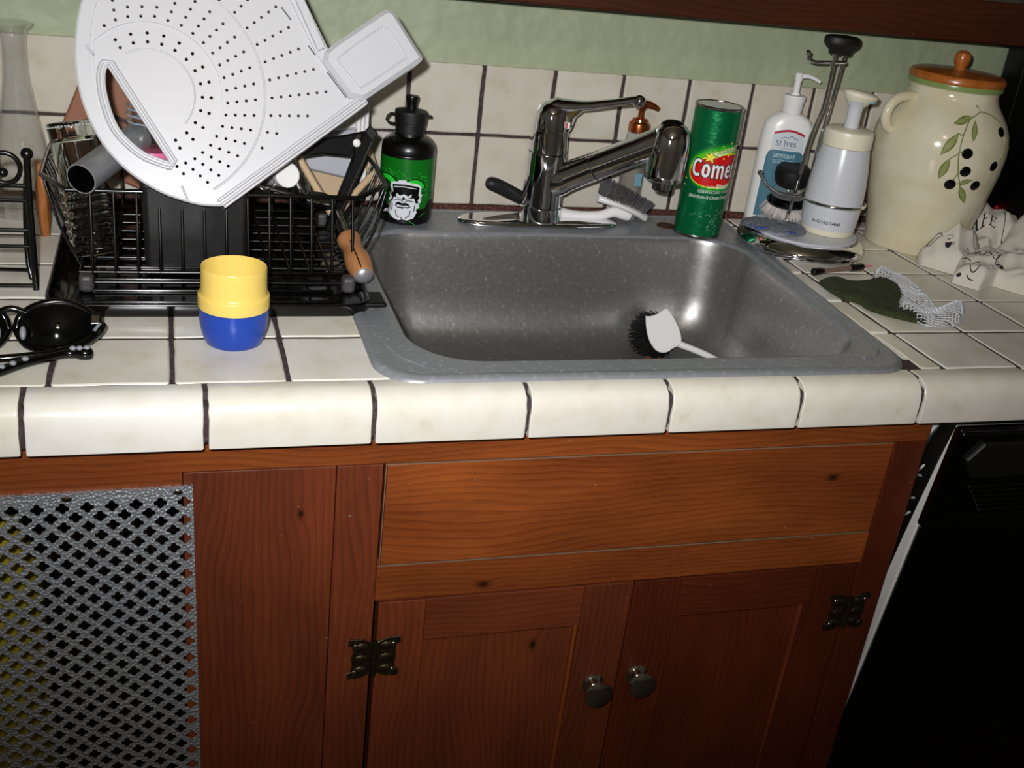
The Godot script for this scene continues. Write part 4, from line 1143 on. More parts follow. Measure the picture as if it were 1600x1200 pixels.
func caddy() -> void:
	var C0 := V3(1.152, 0.0, -0.447)
	var c := thing("soap_caddy", "chrome wire soap caddy with a black knob and a round domed base", "caddy", C0)
	part("base", lathed([V2(0.076, 0.0), V2(0.080, 0.0015), V2(0.084, 0.0062), V2(0.0945, 0.0066), V2(0.0978, 0.0090), V2(0.0985, 0.0125), V2(0.0975, 0.0170), V2(0.0940, 0.0225), V2(0.0890, 0.0270), V2(0.0865, 0.0282), V2(0.0, 0.0282)], 72), M.chrome, c)
	part("dish", lathed([V2(0.0815, 0.0280), V2(0.0828, 0.0300), V2(0.0816, 0.0308), V2(0.078, 0.0296), V2(0.0, 0.0292)], 64, V3(0.004, 0, -0.004)), M.white_cool, c)
	var rod := func(called: String, pts: Array, r: float, n := 6) -> void:
		part(called, tubed(curve(pts, n), r, 12), M.chrome, c)
	var w := func(x: float, y: float, z: float) -> Vector3: return V3(x, y, z) - C0
	rod.call("stem", [w.call(1.154, 0.026, -0.5), w.call(1.1585, 0.08, -0.5), w.call(1.163, 0.15, -0.5), w.call(1.168, 0.184, -0.5), w.call(1.1735, 0.21, -0.5), w.call(1.1745, 0.25, -0.5), w.call(1.175, 0.292, -0.503)], 0.0034)
	rod.call("stem", [w.call(1.196, 0.026, -0.522), w.call(1.196, 0.15, -0.522), w.call(1.197, 0.20, -0.518), w.call(1.197, 0.292, -0.51)], 0.0034)
	rod.call("hook", [w.call(1.128, 0.2875, -0.5), w.call(1.131, 0.280, -0.5), w.call(1.142, 0.276, -0.5), w.call(1.16, 0.2765, -0.501), w.call(1.20, 0.277, -0.508)], 0.0028)
	var kb := MB.new()
	kb.ball(w.call(1.1275, 0.2885, -0.5), 0.0042, 12)
	kb.ball(w.call(1.0895, 0.1045, -0.5), 0.0045, 12)
	part("ball_end", kb, M.chrome, c)
	rod.call("hook", [w.call(1.0895, 0.104, -0.5), w.call(1.097, 0.094, -0.5), w.call(1.108, 0.0825, -0.498), w.call(1.128, 0.074, -0.497), w.call(1.150, 0.071, -0.4975)], 0.0028)
	# ring that holds the soap bottle
	var ring := []
	for k in 40: ring.append(w.call(1.1965 + 0.0475 * sin(TAU * k / 40.0), 0.0785, -0.4485 + 0.0475 * cos(TAU * k / 40.0)))
	part("ring", tubed(ring, 0.0028, 10, true), M.chrome, c)
	rod.call("ring_arm", [w.call(1.150, 0.071, -0.4975), w.call(1.155, 0.075, -0.486), w.call(1.161, 0.0785, -0.478)], 0.0028)
	var kn := MB.new()
	kn.lathe([V2(0.0, -0.008), V2(0.0175, -0.008), V2(0.019, -0.002), V2(0.0270, 0.0045), V2(0.0290, 0.0085), V2(0.0290, 0.0140), V2(0.0275, 0.0175), V2(0.022, 0.0190), V2(0.0, 0.0198)], 40, 38.0, Vector3.ZERO, 0.72)
	part("knob", kn, M.black_matte, c, w.call(1.186, 0.297, -0.508))
	# white foaming soap bottle
	var k := thing("foam_dispenser", "plump white foaming soap pump held in the ring of the wire caddy", "dispenser", V3(1.1955, 0.0300, -0.4475))
	part("base", lathed([V2(0.0, 0.0), V2(0.0385, 0.0), V2(0.0405, 0.002), V2(0.0418, 0.0095)], 48), M.cream_plastic, k)
	part("body", lathed([V2(0.0417, 0.0095), V2(0.0438, 0.03), V2(0.0446, 0.05), V2(0.0438, 0.075), V2(0.0412, 0.10), V2(0.0378, 0.122), V2(0.0355, 0.134)], 56), M.white_cool, k)
	part("cap", lathed([V2(0.0358, 0.1345), V2(0.0364, 0.1355), V2(0.0366, 0.1525), V2(0.0355, 0.158), V2(0.0315, 0.161), V2(0.012, 0.1625)], 48), M.cream_plastic, k)
	part("neck", lathed([V2(0.0108, 0.161), V2(0.0106, 0.188), V2(0.0125, 0.196), V2(0.018, 0.2035)], 32), M.white_cool, k)
	var hd := MB.new()
	var rows := []
	for q in [[0.012, 0.195, 0.0], [0.018, 0.2015, 0.001], [0.0238, 0.2080, 0.003], [0.0252, 0.2110, 0.004], [0.0245, 0.2140, 0.004], [0.018, 0.2170, 0.003], [0.006, 0.2180, 0.0]]:
		var row := PackedVector3Array()
		for j in 41:
			var t := TAU * (j % 40) / 40.0
			var x: float = q[0] * sin(t) * 1.08 + q[2]
			row.append(V3(x, q[1] + 0.0 - 0.12 * x, q[0] * cos(t) * 0.9))
		rows.append(row)
	hd.grid(rows, true); hd.fan(rows[-1], V3(0, 1, 0))
	part("pump_head", hd, M.cream_plastic, k)
	var dr := MB.new()
	dr.ball(V3(0.017, 0.2045, 0.0135), 0.006, 12, V3(1.2, 0.55, 0.6))
	part("soap_residue", dr, mat(Color(0.45, 0.72, 0.80), 0.4), k)
	var R := 0.0441
	var f := func(u: float, v: float) -> Vector3:
		var rr := 0.0417 + (0.0446 - 0.0417) * clampf((v - 0.0095) / 0.04, 0, 1) + 0.0004
		return V3(rr * sin(u / R), v, rr * cos(u / R))
	var tm := MB.new(); tm.decal(letters("KitchenAid", "Droid Sans", true, 0.0066, V2(-0.052, 0.0200), 0.95), f, 0.003)
	part("lettering", tm, mat(Color(0.10, 0.10, 0.11), 0.4), k)
	# palm brush with a black knob
	var p := thing("palm_brush", "round palm scrub brush with a black knob and white bristles on the caddy dish", "brush", V3(1.166, 0.036, -0.531), V3(0.10, 0, 0.05))
	part("knob", lathed([V2(0.0, 0.044), V2(0.022, 0.044), V2(0.0255, 0.048), V2(0.0285, 0.060), V2(0.0275, 0.071), V2(0.0225, 0.076), V2(0.0, 0.0775)], 40), M.black_matte, p)
	part("clear_ring", lathed([V2(0.0, 0.0255), V2(0.027, 0.0265), V2(0.0275, 0.034), V2(0.0235, 0.044), V2(0.0, 0.044)], 40), M.glass_smoke, p)
	part("core", lathed([V2(0.004, 0.025), V2(0.004, 0.045)], 12), M.black, p)
	part("head", lathed([V2(0.0, 0.012), V2(0.0305, 0.0125), V2(0.0325, 0.016), V2(0.0315, 0.0225), V2(0.024, 0.026), V2(0.0, 0.0265)], 44), M.black_gloss, p)
	var br := MB.new()
	var q := RandomNumberGenerator.new(); q.seed = 9
	for n in 520:
		var a := q.randf() * TAU
		var r := 0.0305 * sqrt(q.randf())
		var b := V3(r * sin(a), 0.013, r * cos(a))
		var t := V3(r * sin(a) * 1.42, -0.006 + q.randf_range(0, 0.003) + 0.10 * r, r * cos(a) * 1.42)
		br.tube([b, (b + t) / 2 + V3(0, 0.001, 0), t], [0.0006, 0.0006, 0.0004], 3, false, false)
	part("bristles", br, mat(Color(0.86, 0.83, 0.80), 0.6), p).set_meta("kind", "stuff")
	# wet steel wool with blue soap
	var s := thing("soap_pad", "grey steel wool pad stained with blue soap on the caddy dish", "scouring pad", V3(1.105, 0.0300, -0.450), V3(0, -0.5, 0))
	var no := FastNoiseLite.new(); no.frequency = 60.0; no.seed = 4
	var pm := MB.new()
	rows = []
	for i in 15:
		var row := PackedVector3Array()
		var rr := sin(PI / 2 * i / 14.0)
		var y := cos(PI / 2 * i / 14.0)
		for j in 41:
			var t := TAU * (j % 40) / 40.0
			var v := V3(0.050 * rr * sin(t), 0.0125 * y, 0.034 * rr * cos(t))
			var d := no.get_noise_3dv(v) * 0.0036
			row.append(v * (1.0 + 0.09 * sin(3 * t + 1.0)) + V3(0, maxf(d, -0.002), 0) * (1.0 if i < 13 else 0.0))
		rows.append(row)
	pm.grid(rows, true)
	var wl := mat(Color(1, 1, 1), 0.6, 0.3)
	wl.albedo_texture = noise_tex(0.05, [[0.2, Color(0.20, 0.215, 0.24)], [0.55, Color(0.46, 0.475, 0.51)], [0.85, Color(0.80, 0.81, 0.84)]], 256, 5)
	part("pad", pm, tri(wl, 45.0, false), s)
	var bl := MB.new()
	for n in 26:
		var u := q.randf_range(-0.036, 0.03)
		bl.ball(V3(u, 0.002 + q.randf() * 0.003, 0.029 * sqrt(1.0 - pow(u / 0.051, 2)) + q.randf_range(-0.005, 0.0015)), q.randf_range(0.002, 0.0045), 8, V3(1.3, 0.7, 1))
	part("blue_soap", bl, mat(Color(0.20, 0.30, 0.55), 0.5), s)

func jar() -> void:
	var J := V3(1.386, 0, -0.480)
	var j := thing("ceramic_jar", "large cream ceramic jar painted with olives under a round terracotta lid", "jar", J)
	var prof := [V2(0.0, 0.0), V2(0.074, 0.0), V2(0.0775, 0.003), V2(0.0785, 0.01), V2(0.0815, 0.03), V2(0.0865, 0.0586), V2(0.0965, 0.11), V2(0.1015, 0.14), V2(0.1035, 0.1645), V2(0.1025, 0.182), V2(0.0985, 0.1975), V2(0.0915, 0.212), V2(0.083, 0.2245), V2(0.0755, 0.234), V2(0.070, 0.243), V2(0.0675, 0.252), V2(0.0680, 0.258), V2(0.066, 0.2600), V2(0.0, 0.2600)]
	var glaze := mat(Color(1, 1, 1), 0.13)
	glaze.albedo_texture = noise_tex(0.012, [[0.0, Color(0.80, 0.755, 0.62)], [0.6, Color(0.86, 0.825, 0.715)], [1.0, Color(0.885, 0.86, 0.775)]], 256, 4)
	tri(glaze, 4.0, false)
	part("body", lathed(prof, 72), glaze, j)
	part("lid_rim", lathed([V2(0.0672, 0.2598), V2(0.0715, 0.2602), V2(0.0720, 0.2660), V2(0.071, 0.2685)], 64), mat(Color(0.50, 0.58, 0.34), 0.25), j)
	var tc := mat(Color(1, 1, 1), 0.25)
	tc.albedo_texture = noise_tex(0.014, [[0.0, Color(0.56, 0.29, 0.10)], [1.0, Color(0.74, 0.44, 0.19)]], 256, 4)
	tri(tc, 9.0, false)
	part("lid", lathed([V2(0.0705, 0.2665), V2(0.0728, 0.2690), V2(0.0732, 0.2745), V2(0.0705, 0.2792), V2(0.060, 0.2818), V2(0.030, 0.2838), V2(0.0, 0.2845)], 64), tc, j)
	part("lid_knob", lathed([V2(0.0085, 0.2835), V2(0.0090, 0.2890), V2(0.0118, 0.2955), V2(0.0126, 0.3025), V2(0.0105, 0.3090), V2(0.0055, 0.3122), V2(0.0, 0.3128)], 28), tc, j)
	var rad := func(y: float) -> float:
		for i in range(2, prof.size() - 2):
			if y <= prof[i + 1].y: return lerpf(prof[i].x, prof[i + 1].x, clampf((y - prof[i].y) / maxf(prof[i + 1].y - prof[i].y, 1e-5), 0, 1))
		return 0.068
	var on := func(off: float) -> Callable:
		return func(u: float, v: float) -> Vector3:
			var r: float = rad.call(v) + off
			return V3(r * sin(u / 0.1), v, r * cos(u / 0.1))
	# two strap handles
	for s in 2:
		var pts := []
		for q in [[0.0975, 0.186], [0.1085, 0.193], [0.1140, 0.206], [0.1115, 0.222], [0.101, 0.2345], [0.086, 0.2395], [0.070, 0.2395]]:
			var az := deg_to_rad(-88.0 if s == 0 else 108.0)
			pts.append(V3(q[0] * sin(az), q[1], q[0] * cos(az)))
		part("handle", tubed(curve(pts, 5), 0.0078, 14), glaze, j)
	# raised painting: stems, leaves and olives
	var stemc := mat(Color(0.50, 0.54, 0.32), 0.25)
	var leafc := mat(Color(0.42, 0.45, 0.22), 0.22)
	var paint := func(a: float, y: float) -> Vector2: return V2(deg_to_rad(a) * 0.1, y)
	var sm := MB.new()
	for line in [[[-1.6, 0.235], [-9, 0.229], [-15.3, 0.2227], [-20.1, 0.201], [-20.8, 0.175], [-16.6, 0.1462], [-8.2, 0.1166]], [[-1.6, 0.235], [11.9, 0.2315], [24, 0.222], [29.2, 0.2060], [28.8, 0.1914], [24.7, 0.1679], [16.1, 0.1328]], [[-15.3, 0.2227], [-24, 0.2235], [-30.5, 0.2155]], [[-20.1, 0.201], [-25.5, 0.2034]], [[-20.8, 0.175], [-27.0, 0.1658]], [[-16.6, 0.1462], [-20.3, 0.1268]], [[-1.6, 0.235], [-5, 0.243], [-7, 0.2405]], [[-11.5, 0.1265], [-1.3, 0.137]], [[-20.8, 0.178], [-13.8, 0.1764]]]:
		var pts := []
		for q in line: pts.append(on.call(0.0003).call(deg_to_rad(q[0]) * 0.1, q[1]))
		sm.tube(curve(pts, 5), 0.0010, 6)
	part("painted_stem", sm, stemc, j)
	for q in [[[-30.5, 0.2155], [-13.4, 0.2281], 0.0055], [[-9.1, 0.2244], [-10.9, 0.1938], 0.0050], [[-35.2, 0.1690], [-24.5, 0.2040], 0.0068], [[-31.5, 0.1322], [-27.0, 0.1668], 0.0062], [[-14.3, 0.1290], [-1.3, 0.137], 0.0042], [[0.8, 0.0981], [-12.0, 0.1265], 0.0056]]:
		var a: Vector2 = paint.call(q[0][0], q[0][1])
		var b: Vector2 = paint.call(q[1][0], q[1][1])
		for w in [[1.0, 0.0004, leafc], [0.62, 0.0007, mat(Color(0.56, 0.59, 0.36), 0.25)]]:
			var pl := PackedVector2Array()
			var n := (b - a).orthogonal().normalized()
			for k in 9: pl.append(a.lerp(b, k / 8.0) + n * sin(PI * k / 8.0) * q[2] * w[0])
			for k in range(7, 0, -1): pl.append(a.lerp(b, k / 8.0) - n * sin(PI * k / 8.0) * q[2] * w[0])
			var m := MB.new(); m.decal(tris(pl), on.call(w[1]), 0.004)
			part("painted_leaf", m, w[2], j)
	var ol := mat(Color(0.022, 0.016, 0.026), 0.12)
	for q in [[-13.8, 0.1764, 0.0088], [-10.9, 0.1493, 0.0088], [-20.3, 0.1268, 0.0090], [23.5, 0.2085, 0.0085], [17.5, 0.1587, 0.0086], [3.8, 0.128, 0.0086], [48.0, 0.19, 0.0085], [44.0, 0.15, 0.0085]]:
		var m := MB.new()
		m.ball(Vector3.ZERO, q[2], 18, V3(1.0, 0.92, 0.22))
		var o := part("painted_olive", m, ol, j, on.call(0.0003).call(deg_to_rad(q[0]) * 0.1, q[1]))
		o.rotation = V3(0.0, deg_to_rad(q[0]), 0)
		var sl: float = (rad.call(q[1] + 0.003) - rad.call(q[1] - 0.003)) / 0.006
		o.basis = Basis(V3(0, 1, 0), deg_to_rad(q[0])) * Basis(V3(1, 0, 0), atan(sl))

# the printed tea towel, a heap of folds: u runs along its front, w into the heap
func gauss(u: float, c: float, s: float, w: float, cw: float, sw: float) -> float:
	return exp(-pow((u - c) / s, 2) - pow((w - cw) / sw, 2))
func towel_front(u: float) -> float:
	return 0.05 * smoothstep(-0.015, -0.055, u) - 0.044 * smoothstep(0.036, 0.046, u) * smoothstep(0.094, 0.086, u)
func heap(u: float, w: float) -> float:
	var h := 0.012 + 0.051 * gauss(u, 0.004, 0.042, w, 0.055, 0.048) + 0.060 * exp(-pow((w - 0.205) / 0.06, 2)) + 0.034 * gauss(u, 0.105, 0.06, w, 0.075, 0.05)
	h += 0.018 * gauss(u, 0.066, 0.025, w, -0.01, 0.04) + 0.020 * gauss(u, 0.14, 0.05, w, 0.015, 0.03)
	h -= 0.015 * exp(-pow((u - 0.034 - 0.10 * w) / 0.007, 2)) * smoothstep(0.025, 0.05, w)
	h -= 0.012 * exp(-pow((w - 0.125 + 0.3 * u) / 0.011, 2))
	h -= 0.006 * exp(-pow((w - 0.004 - 0.25 * (u - 0.09)) / 0.005, 2)) * smoothstep(0.10, 0.115, u)
	h -= 0.006 * exp(-pow((w - 0.165 + 0.5 * u) / 0.006, 2)) - 0.005 * exp(-pow((u - 0.022 + 0.45 * (w - 0.08)) / 0.008, 2)) * smoothstep(0.05, 0.09, w)
	h += 0.0026 * (1.0 - 2.0 * absf(sin(38.0 * u + 46.0 * w + 2.0 * sin(30.0 * u)))) + 0.0016 * (1.0 - 2.0 * absf(sin(70.0 * w - 44.0 * u + 1.5 * sin(52.0 * w))))
	h += 0.002 * sin(90.0 * u + 40.0 * w) + 0.0025 * sin(60.0 * u - 110.0 * w + 1.0) + 0.0012 * sin(210.0 * u + 130.0 * w)
	var e := clampf((w - towel_front(u)) / 0.016, 0.0, 1.0)
	var l := clampf((u - towel_side(w)) / 0.012, 0.0, 1.0)
	return maxf(h, 0.004) * sqrt(1.0 - pow(1.0 - e, 2.0)) * sqrt(1.0 - pow(1.0 - l, 2.0))

func towel_side(w: float) -> float:      # where the cloth leans on the jar
	return maxf(-0.062, -0.0725 + sqrt(maxf(0.0, 0.0081 - pow(w - 0.108, 2))))

func towel() -> void:
	var o := thing("tea_towel", "crumpled cream tea towel with black coffee prints heaped beside the ceramic jar", "towel", V3(1.3385, 0.0, -0.3588))
	var du := V3(0.57, 0, 0.8216)
	var dw := V3(0.8216, 0, -0.57)
	var m := MB.new()
	var rows := []
	for i in 101:
		var row := PackedVector3Array()
		for k in 101:
			var u := -0.062 + 0.262 * k / 100.0
			var w1 := minf(0.26, (0.2150 - 0.57 * u) / 0.8216)
			var w := lerpf(towel_front(u), w1, i / 100.0)
			u = maxf(u, towel_side(w))
			row.append(du * u + dw * w + V3(0, maxf(heap(u, w), 0.0006), 0))
		rows.append(row)
	m.grid(rows)
	var cloth := mat(Color(1, 1, 1), 0.9)
	cloth.albedo_texture = noise_tex(0.02, [[0.0, Color(0.83, 0.80, 0.745)], [1.0, Color(0.885, 0.865, 0.82)]], 256, 4)
	cloth.normal_enabled = true; cloth.normal_scale = 0.4
	cloth.normal_texture = noise_tex(0.25, [], 256, 2, FastNoiseLite.TYPE_SIMPLEX_SMOOTH, true, 3.0, 14)
	cloth.rim_enabled = true; cloth.rim = 0.2
	tri(cloth, 9.0, false)
	part("cloth", m, cloth, o)
	var ink := mat(Color(0.10, 0.105, 0.115), 0.85)
	var f := func(u: float, v: float) -> Vector3:
		return du * u + dw * v + V3(0, heap(u, v) + 0.0008, 0)
	var pr := func(t: PackedVector2Array) -> void:
		var d := MB.new(); d.decal(t, f, 0.003); part("print", d, ink, o)
	pr.call(letters("ESPRE", "Droid Serif", false, 0.0150, V2(0.0880, 0.0370), 0.90, PI - 0.14))
	pr.call(letters("MOCHA", "Droid Serif", false, 0.030, V2(0.070, 0.205), 0.70, -1.1))
	pr.call(letters("CAFE", "Droid Serif", false, 0.016, V2(-0.012, 0.150), 0.9, 0.35))
	pr.call(stroke([V2(0.030, 0.205), V2(0.0472, 0.172), V2(0.055, 0.155)], 0.0013))
	var dl := []
	for p in [[-0.0236, 0.0240], [-0.0190, 0.0300], [-0.0085, 0.0310], [-0.0055, 0.0280], [-0.0115, 0.0202], [-0.0170, 0.0180], [-0.0225, 0.0205], [-0.0236, 0.0240]]: dl.append(V2(p[0], p[1]))
	pr.call(stroke(dl, 0.0013))
	for c in [[0.0090, 0.0200, 0.62, 0.35], [0.0920, 0.0160, 0.8, 2.7], [0.130, 0.09, 0.9, 0.6]]:
		var cup := PackedVector2Array([V2(-0.008, 0.004), V2(0.008, 0.004), V2(0.006, -0.006), V2(0.002, -0.009), V2(-0.002, -0.009), V2(-0.006, -0.006)])
		var hd := []
		for k in 9: hd.append(V2(0.0085 + 0.004 * sin(PI * k / 8.0), 0.002 - 0.007 * k / 8.0))
		var steam := []
		for k in 22:
			var a := 0.75 * k
			steam.append(V2(0.0005 * k * cos(a * 0.55), 0.008 + 0.0004 * k + 0.00022 * k * sin(a * 0.55)))
		var all := tris(cup)
		all.append_array(stroke(hd, 0.0013)); all.append_array(stroke(steam, 0.0009))
		for k in all.size(): all[k] = V2(c[0], c[1]) + (all[k] * c[2]).rotated(c[3])
		pr.call(all)
	for c in [[0.0480, -0.0080, 0.95], [0.0660, -0.0190, 0.75], [0.0350, 0.0750, 0.8], [0.150, 0.055, 0.8]]:
		var loop := []
		for k in 19:
			var a := TAU * k / 22.0 + 0.9
			loop.append(V2(c[0], c[1]) + V2(0.010 * cos(a) * c[2], 0.021 * sin(a) * c[2]).rotated(0.15))
		pr.call(stroke(loop, 0.0013))
	pr.call(tris(ellipse(V2(0.0523, -0.0400), 0.0035, 0.0016, 0.1, 10)))
	pr.call(stroke([V2(0.063, -0.0388), V2(0.0660, -0.0402), V2(0.0700, -0.0404), V2(0.0740, -0.0396)], 0.0010))

func pads() -> void:
	var pad := PackedVector2Array([V2(1.1042, -0.3000), V2(1.1253, -0.3032), V2(1.1555, -0.2828), V2(1.190, -0.298), V2(1.2176, -0.3028), V2(1.2181, -0.2710), V2(1.1971, -0.2325), V2(1.1740, -0.2078), V2(1.1700, -0.1724), V2(1.1776, -0.1451), V2(1.1627, -0.1385), V2(1.1349, -0.1565), V2(1.1128, -0.1840), V2(1.1110, -0.2075), V2(1.0949, -0.2314), V2(1.0937, -0.2738)])
	var o := thing("scouring_cloth", "dark green scouring pad lying on the tiles beside the sink", "scouring pad")
	var no := FastNoiseLite.new(); no.frequency = 22.0; no.seed = 6; no.fractal_octaves = 3
	var lump := func(x: float, z: float) -> float: return 0.007 + 0.005 * no.get_noise_2d(x, z) + 0.004 * exp(-pow((x - 1.175) / 0.04, 2) - pow((z + 0.27) / 0.04, 2))
	var inside := func(poly: PackedVector2Array, p: Vector2) -> float:
		if not Geometry2D.is_point_in_polygon(p, poly): return 0.0
		var d := 1.0
		for k in poly.size():
			d = minf(d, p.distance_to(Geometry2D.get_closest_point_to_segment(p, poly[k], poly[(k + 1) % poly.size()])))
		return d
	var sheet := func(poly: PackedVector2Array, hf: Callable, edge: float) -> MB:
		var m := MB.new()
		var c := Vector2.ZERO
		for p in poly: c += p / poly.size()
		var rows := []
		var dense := PackedVector2Array()
		for k in poly.size():
			for q in 5: dense.append(poly[k].cubic_interpolate(poly[(k + 1) % poly.size()], poly[(k - 1 + poly.size()) % poly.size()], poly[(k + 2) % poly.size()], q / 5.0))
		for i in 17:
			var s := i / 16.0
			var row := PackedVector3Array()
			for k in dense.size() + 1:
				var p := dense[k % dense.size()].lerp(c, 1.0 - s)
				var e := clampf((1.0 - s) / edge, 0.0, 1.0)
				row.append(V3(p.x, maxf(0.0006, hf.call(p.x, p.y) * sqrt(1.0 - pow(1.0 - e, 2))), p.y))
			rows.append(row)
		m.grid(rows, true, true)
		return m
	var gm := mat(Color(1, 1, 1), 0.9)
	gm.albedo_texture = noise_tex(0.05, [[0.15, Color(0.11, 0.13, 0.05)], [0.6, Color(0.225, 0.255, 0.115)], [1.0, Color(0.31, 0.345, 0.17)]], 256, 5)
	gm.normal_enabled = true; gm.normal_scale = 1.2
	gm.normal_texture = noise_tex(0.12, [], 256, 3, FastNoiseLite.TYPE_SIMPLEX_SMOOTH, true, 8.0, 15)
	part("pad", sheet.call(pad, lump, 0.22), tri(gm, 18.0, false), o)
	# net scrubber
	var net := PackedVector2Array([V2(1.2323, -0.3393), V2(1.2500, -0.3287), V2(1.2533, -0.2689), V2(1.2329, -0.2175), V2(1.2244, -0.1859), V2(1.2543, -0.1883), V2(1.2438, -0.1575), V2(1.2159, -0.1303), V2(1.1906, -0.1238), V2(1.1637, -0.1284), V2(1.1594, -0.1508), V2(1.1545, -0.1807), V2(1.1880, -0.2219), V2(1.2053, -0.2550), V2(1.2048, -0.2864), V2(1.1824, -0.2851), V2(1.2095, -0.3218)])
	var t := thing("net_scrubber", "white mesh net scrubber lying over the green scouring pad", "scrubber")
	var hn := func(x: float, z: float) -> float:
		var hh := 0.011 + 0.006 * sin(x * 60.0 + z * 25.0) + 0.004 * sin(z * 80.0 - x * 20.0)
		hh += 0.008 * exp(-pow((x - 1.235) / 0.018, 2) - pow((z + 0.165) / 0.02, 2))
		if Geometry2D.is_point_in_polygon(V2(x, z), pad): hh = maxf(hh, lump.call(x, z) + 0.002)
		return hh
	var mb := MB.new()
	for fam in 2:
		var dir := V2(1, 0).rotated(0.62 if fam == 0 else -1.02)
		var nrm := dir.orthogonal()
		for k in range(-40, 41):
			var run := []
			for s in 62:
				var p := V2(1.205, -0.225) + nrm * k * 0.0046 + dir * (s - 31) * 0.0042
				p += V2(0.0022 * sin(p.y * 50.0), 0.0022 * sin(p.x * 55.0))
				var e: float = inside.call(net, p)
				if e > 0.0:
					run.append(V3(p.x, maxf(0.001, hn.call(p.x, p.y) * sqrt(1.0 - pow(1.0 - minf(e / 0.010, 1.0), 2)) + (0.0004 if fam == 1 else 0.0)), p.y))
				if (e <= 0.0 or s == 61) and run.size() > 0:
					if run.size() > 2: mb.tube(run, 0.0006, 4, false, false)
					run = []
	part("netting", mb, mat(Color(0.86, 0.87, 0.90), 0.6), t).set_meta("kind", "stuff")
	var hem := []
	for p in net: hem.append(V3(p.x, 0.0022, p.y))
	part("hem", tubed(curve(hem + [hem[0]], 4), 0.0010, 5), mat(Color(0.80, 0.82, 0.88), 0.6), t)
	# slim clear brush with black ends
	var a := V3(1.1035, 0.006, -0.3213)
	var b := V3(1.2255, 0.006, -0.353)
	var q := thing("basting_stick", "thin clear stick with black end caps lying on the tiles in front of the caddy", "utensil", a, V3(0, atan2(-(b.z - a.z), b.x - a.x), 0))
	part("barrel", tubed([V3(0.016, 0, 0), V3(0.05, 0, 0), V3(0.085, 0, 0)], 0.0036, 12), mat(Color(0.50, 0.40, 0.36), 0.15), q)
	part("cap", tubed([V3(0.0, 0, 0), V3(0.002, 0, 0), V3(0.016, 0, 0), V3(0.022, 0, 0)], [0.0035, 0.0058, 0.0055, 0.004], 14), M.black, q)
	part("cap", tubed([V3(0.078, 0, 0), V3(0.084, 0, 0), V3(0.102, 0, 0), V3(0.108, 0, 0)], [0.004, 0.0056, 0.0056, 0.003], 14), M.black, q)
	part("tip", tubed([V3(0.107, 0, 0), V3(0.126, 0, 0)], [0.0018, 0.001], 8), M.pink, q)

func rack() -> void:
	var t := thing("drain_tray", "black plastic drain tray under the dish rack with its lip over the sink edge", "tray")
	var m := MB.new()
	var rows := []
	for q in [[0.004, 0.0008, 0.028], [0.001, 0.004, 0.030], [0.0, 0.0145, 0.032], [0.0015, 0.0165, 0.031], [0.0045, 0.0160, 0.030], [0.009, 0.0085, 0.027], [0.020, 0.0050, 0.022], [0.05, 0.0045, 0.02]]:
		rows.append(rring(0.079 + q[0], 0.432 - q[0], -0.560 + q[0], -0.1640 - q[0], q[2], q[1]))
	m.grid(rows, true); m.fan(rows[-1], V3(0, 1, 0))
	part("tray", m, M.black_gloss, t)
	for k in 9:
		part("rib", boxed(V3(0.255, 0.0055, -0.20 - 0.036 * k), V3(0.28, 0.004, 0.006), 0.0018), M.black_gloss, t)
	var lip := MB.new()
	lip.box(V3(0.4345, 0.0115, -0.194), V3(0.028, 0.006, 0.040), 0.0028)
	part("pour_lip", lip, M.black, t)
	var r := thing("dish_rack", "black wire dish rack standing in the drain tray left of the sink", "dish rack", V3(0, 0.005, 0))
	var rim := [V3(0.10, 0.105, -0.273), V3(0.26, 0.105, -0.273), V3(0.425, 0.105, -0.273), V3(0.468, 0.107, -0.325), V3(0.470, 0.107, -0.41), V3(0.468, 0.107, -0.49), V3(0.430, 0.105, -0.540), V3(0.26, 0.105, -0.540), V3(0.10, 0.105, -0.540), V3(0.07, 0.107, -0.49), V3(0.069, 0.107, -0.41), V3(0.07, 0.107, -0.325)]
	part("rim", tubed(rim, 0.0030, 10, true), M.black_wire, r)
	for k in 13:
		var x := 0.125 + 0.0245 * k
		part("wire", tubed([V3(x, 0.105, -0.2725), V3(x, 0.060, -0.262), V3(x, 0.016, -0.251), V3(x, 0.0135, -0.256), V3(x, 0.0135, -0.38), V3(x, 0.0135, -0.499), V3(x, 0.016, -0.504), V3(x, 0.06, -0.522), V3(x, 0.105, -0.5395)], 0.0018, 8), M.black_wire, r)
	for k in 7:
		var z := -0.285 - 0.034 * k
		var f := 0.0 if k > 0 else 0.006
		part("wire", tubed([V3(0.0705 + f, 0.107, z - 0.01), V3(0.09, 0.06, z), V3(0.109, 0.014, z), V3(0.114, 0.0105, z), V3(0.26, 0.0105, z), V3(0.423, 0.0105, z), V3(0.428, 0.014, z), V3(0.449, 0.06, z), V3(0.4685 - f, 0.107, z - 0.01)], 0.0018, 8), M.black_wire, r)
	part("base_wire", tubed([V3(0.112, 0.0165, -0.2515), V3(0.26, 0.0165, -0.2515), V3(0.426, 0.0165, -0.2515), V3(0.426, 0.0165, -0.38), V3(0.426, 0.0165, -0.503), V3(0.26, 0.0165, -0.503), V3(0.112, 0.0165, -0.503), V3(0.112, 0.0165, -0.38)], 0.0024, 8, true), M.black_wire, r)
	part("base_wire", tubed([V3(0.118, 0.0075, -0.243), V3(0.26, 0.0075, -0.243), V3(0.42, 0.0075, -0.243)], 0.0018, 8), M.black_wire, r)
	for q in [V2(0.119, -0.235), V2(0.412, -0.235), V2(0.119, -0.49), V2(0.412, -0.49)]:
		var fm := MB.new()
		fm.box(V3(q.x, 0.0105, q.y), V3(0.017, 0.021, 0.020), 0.006)
		part("foot", fm, M.grey_foot, r)

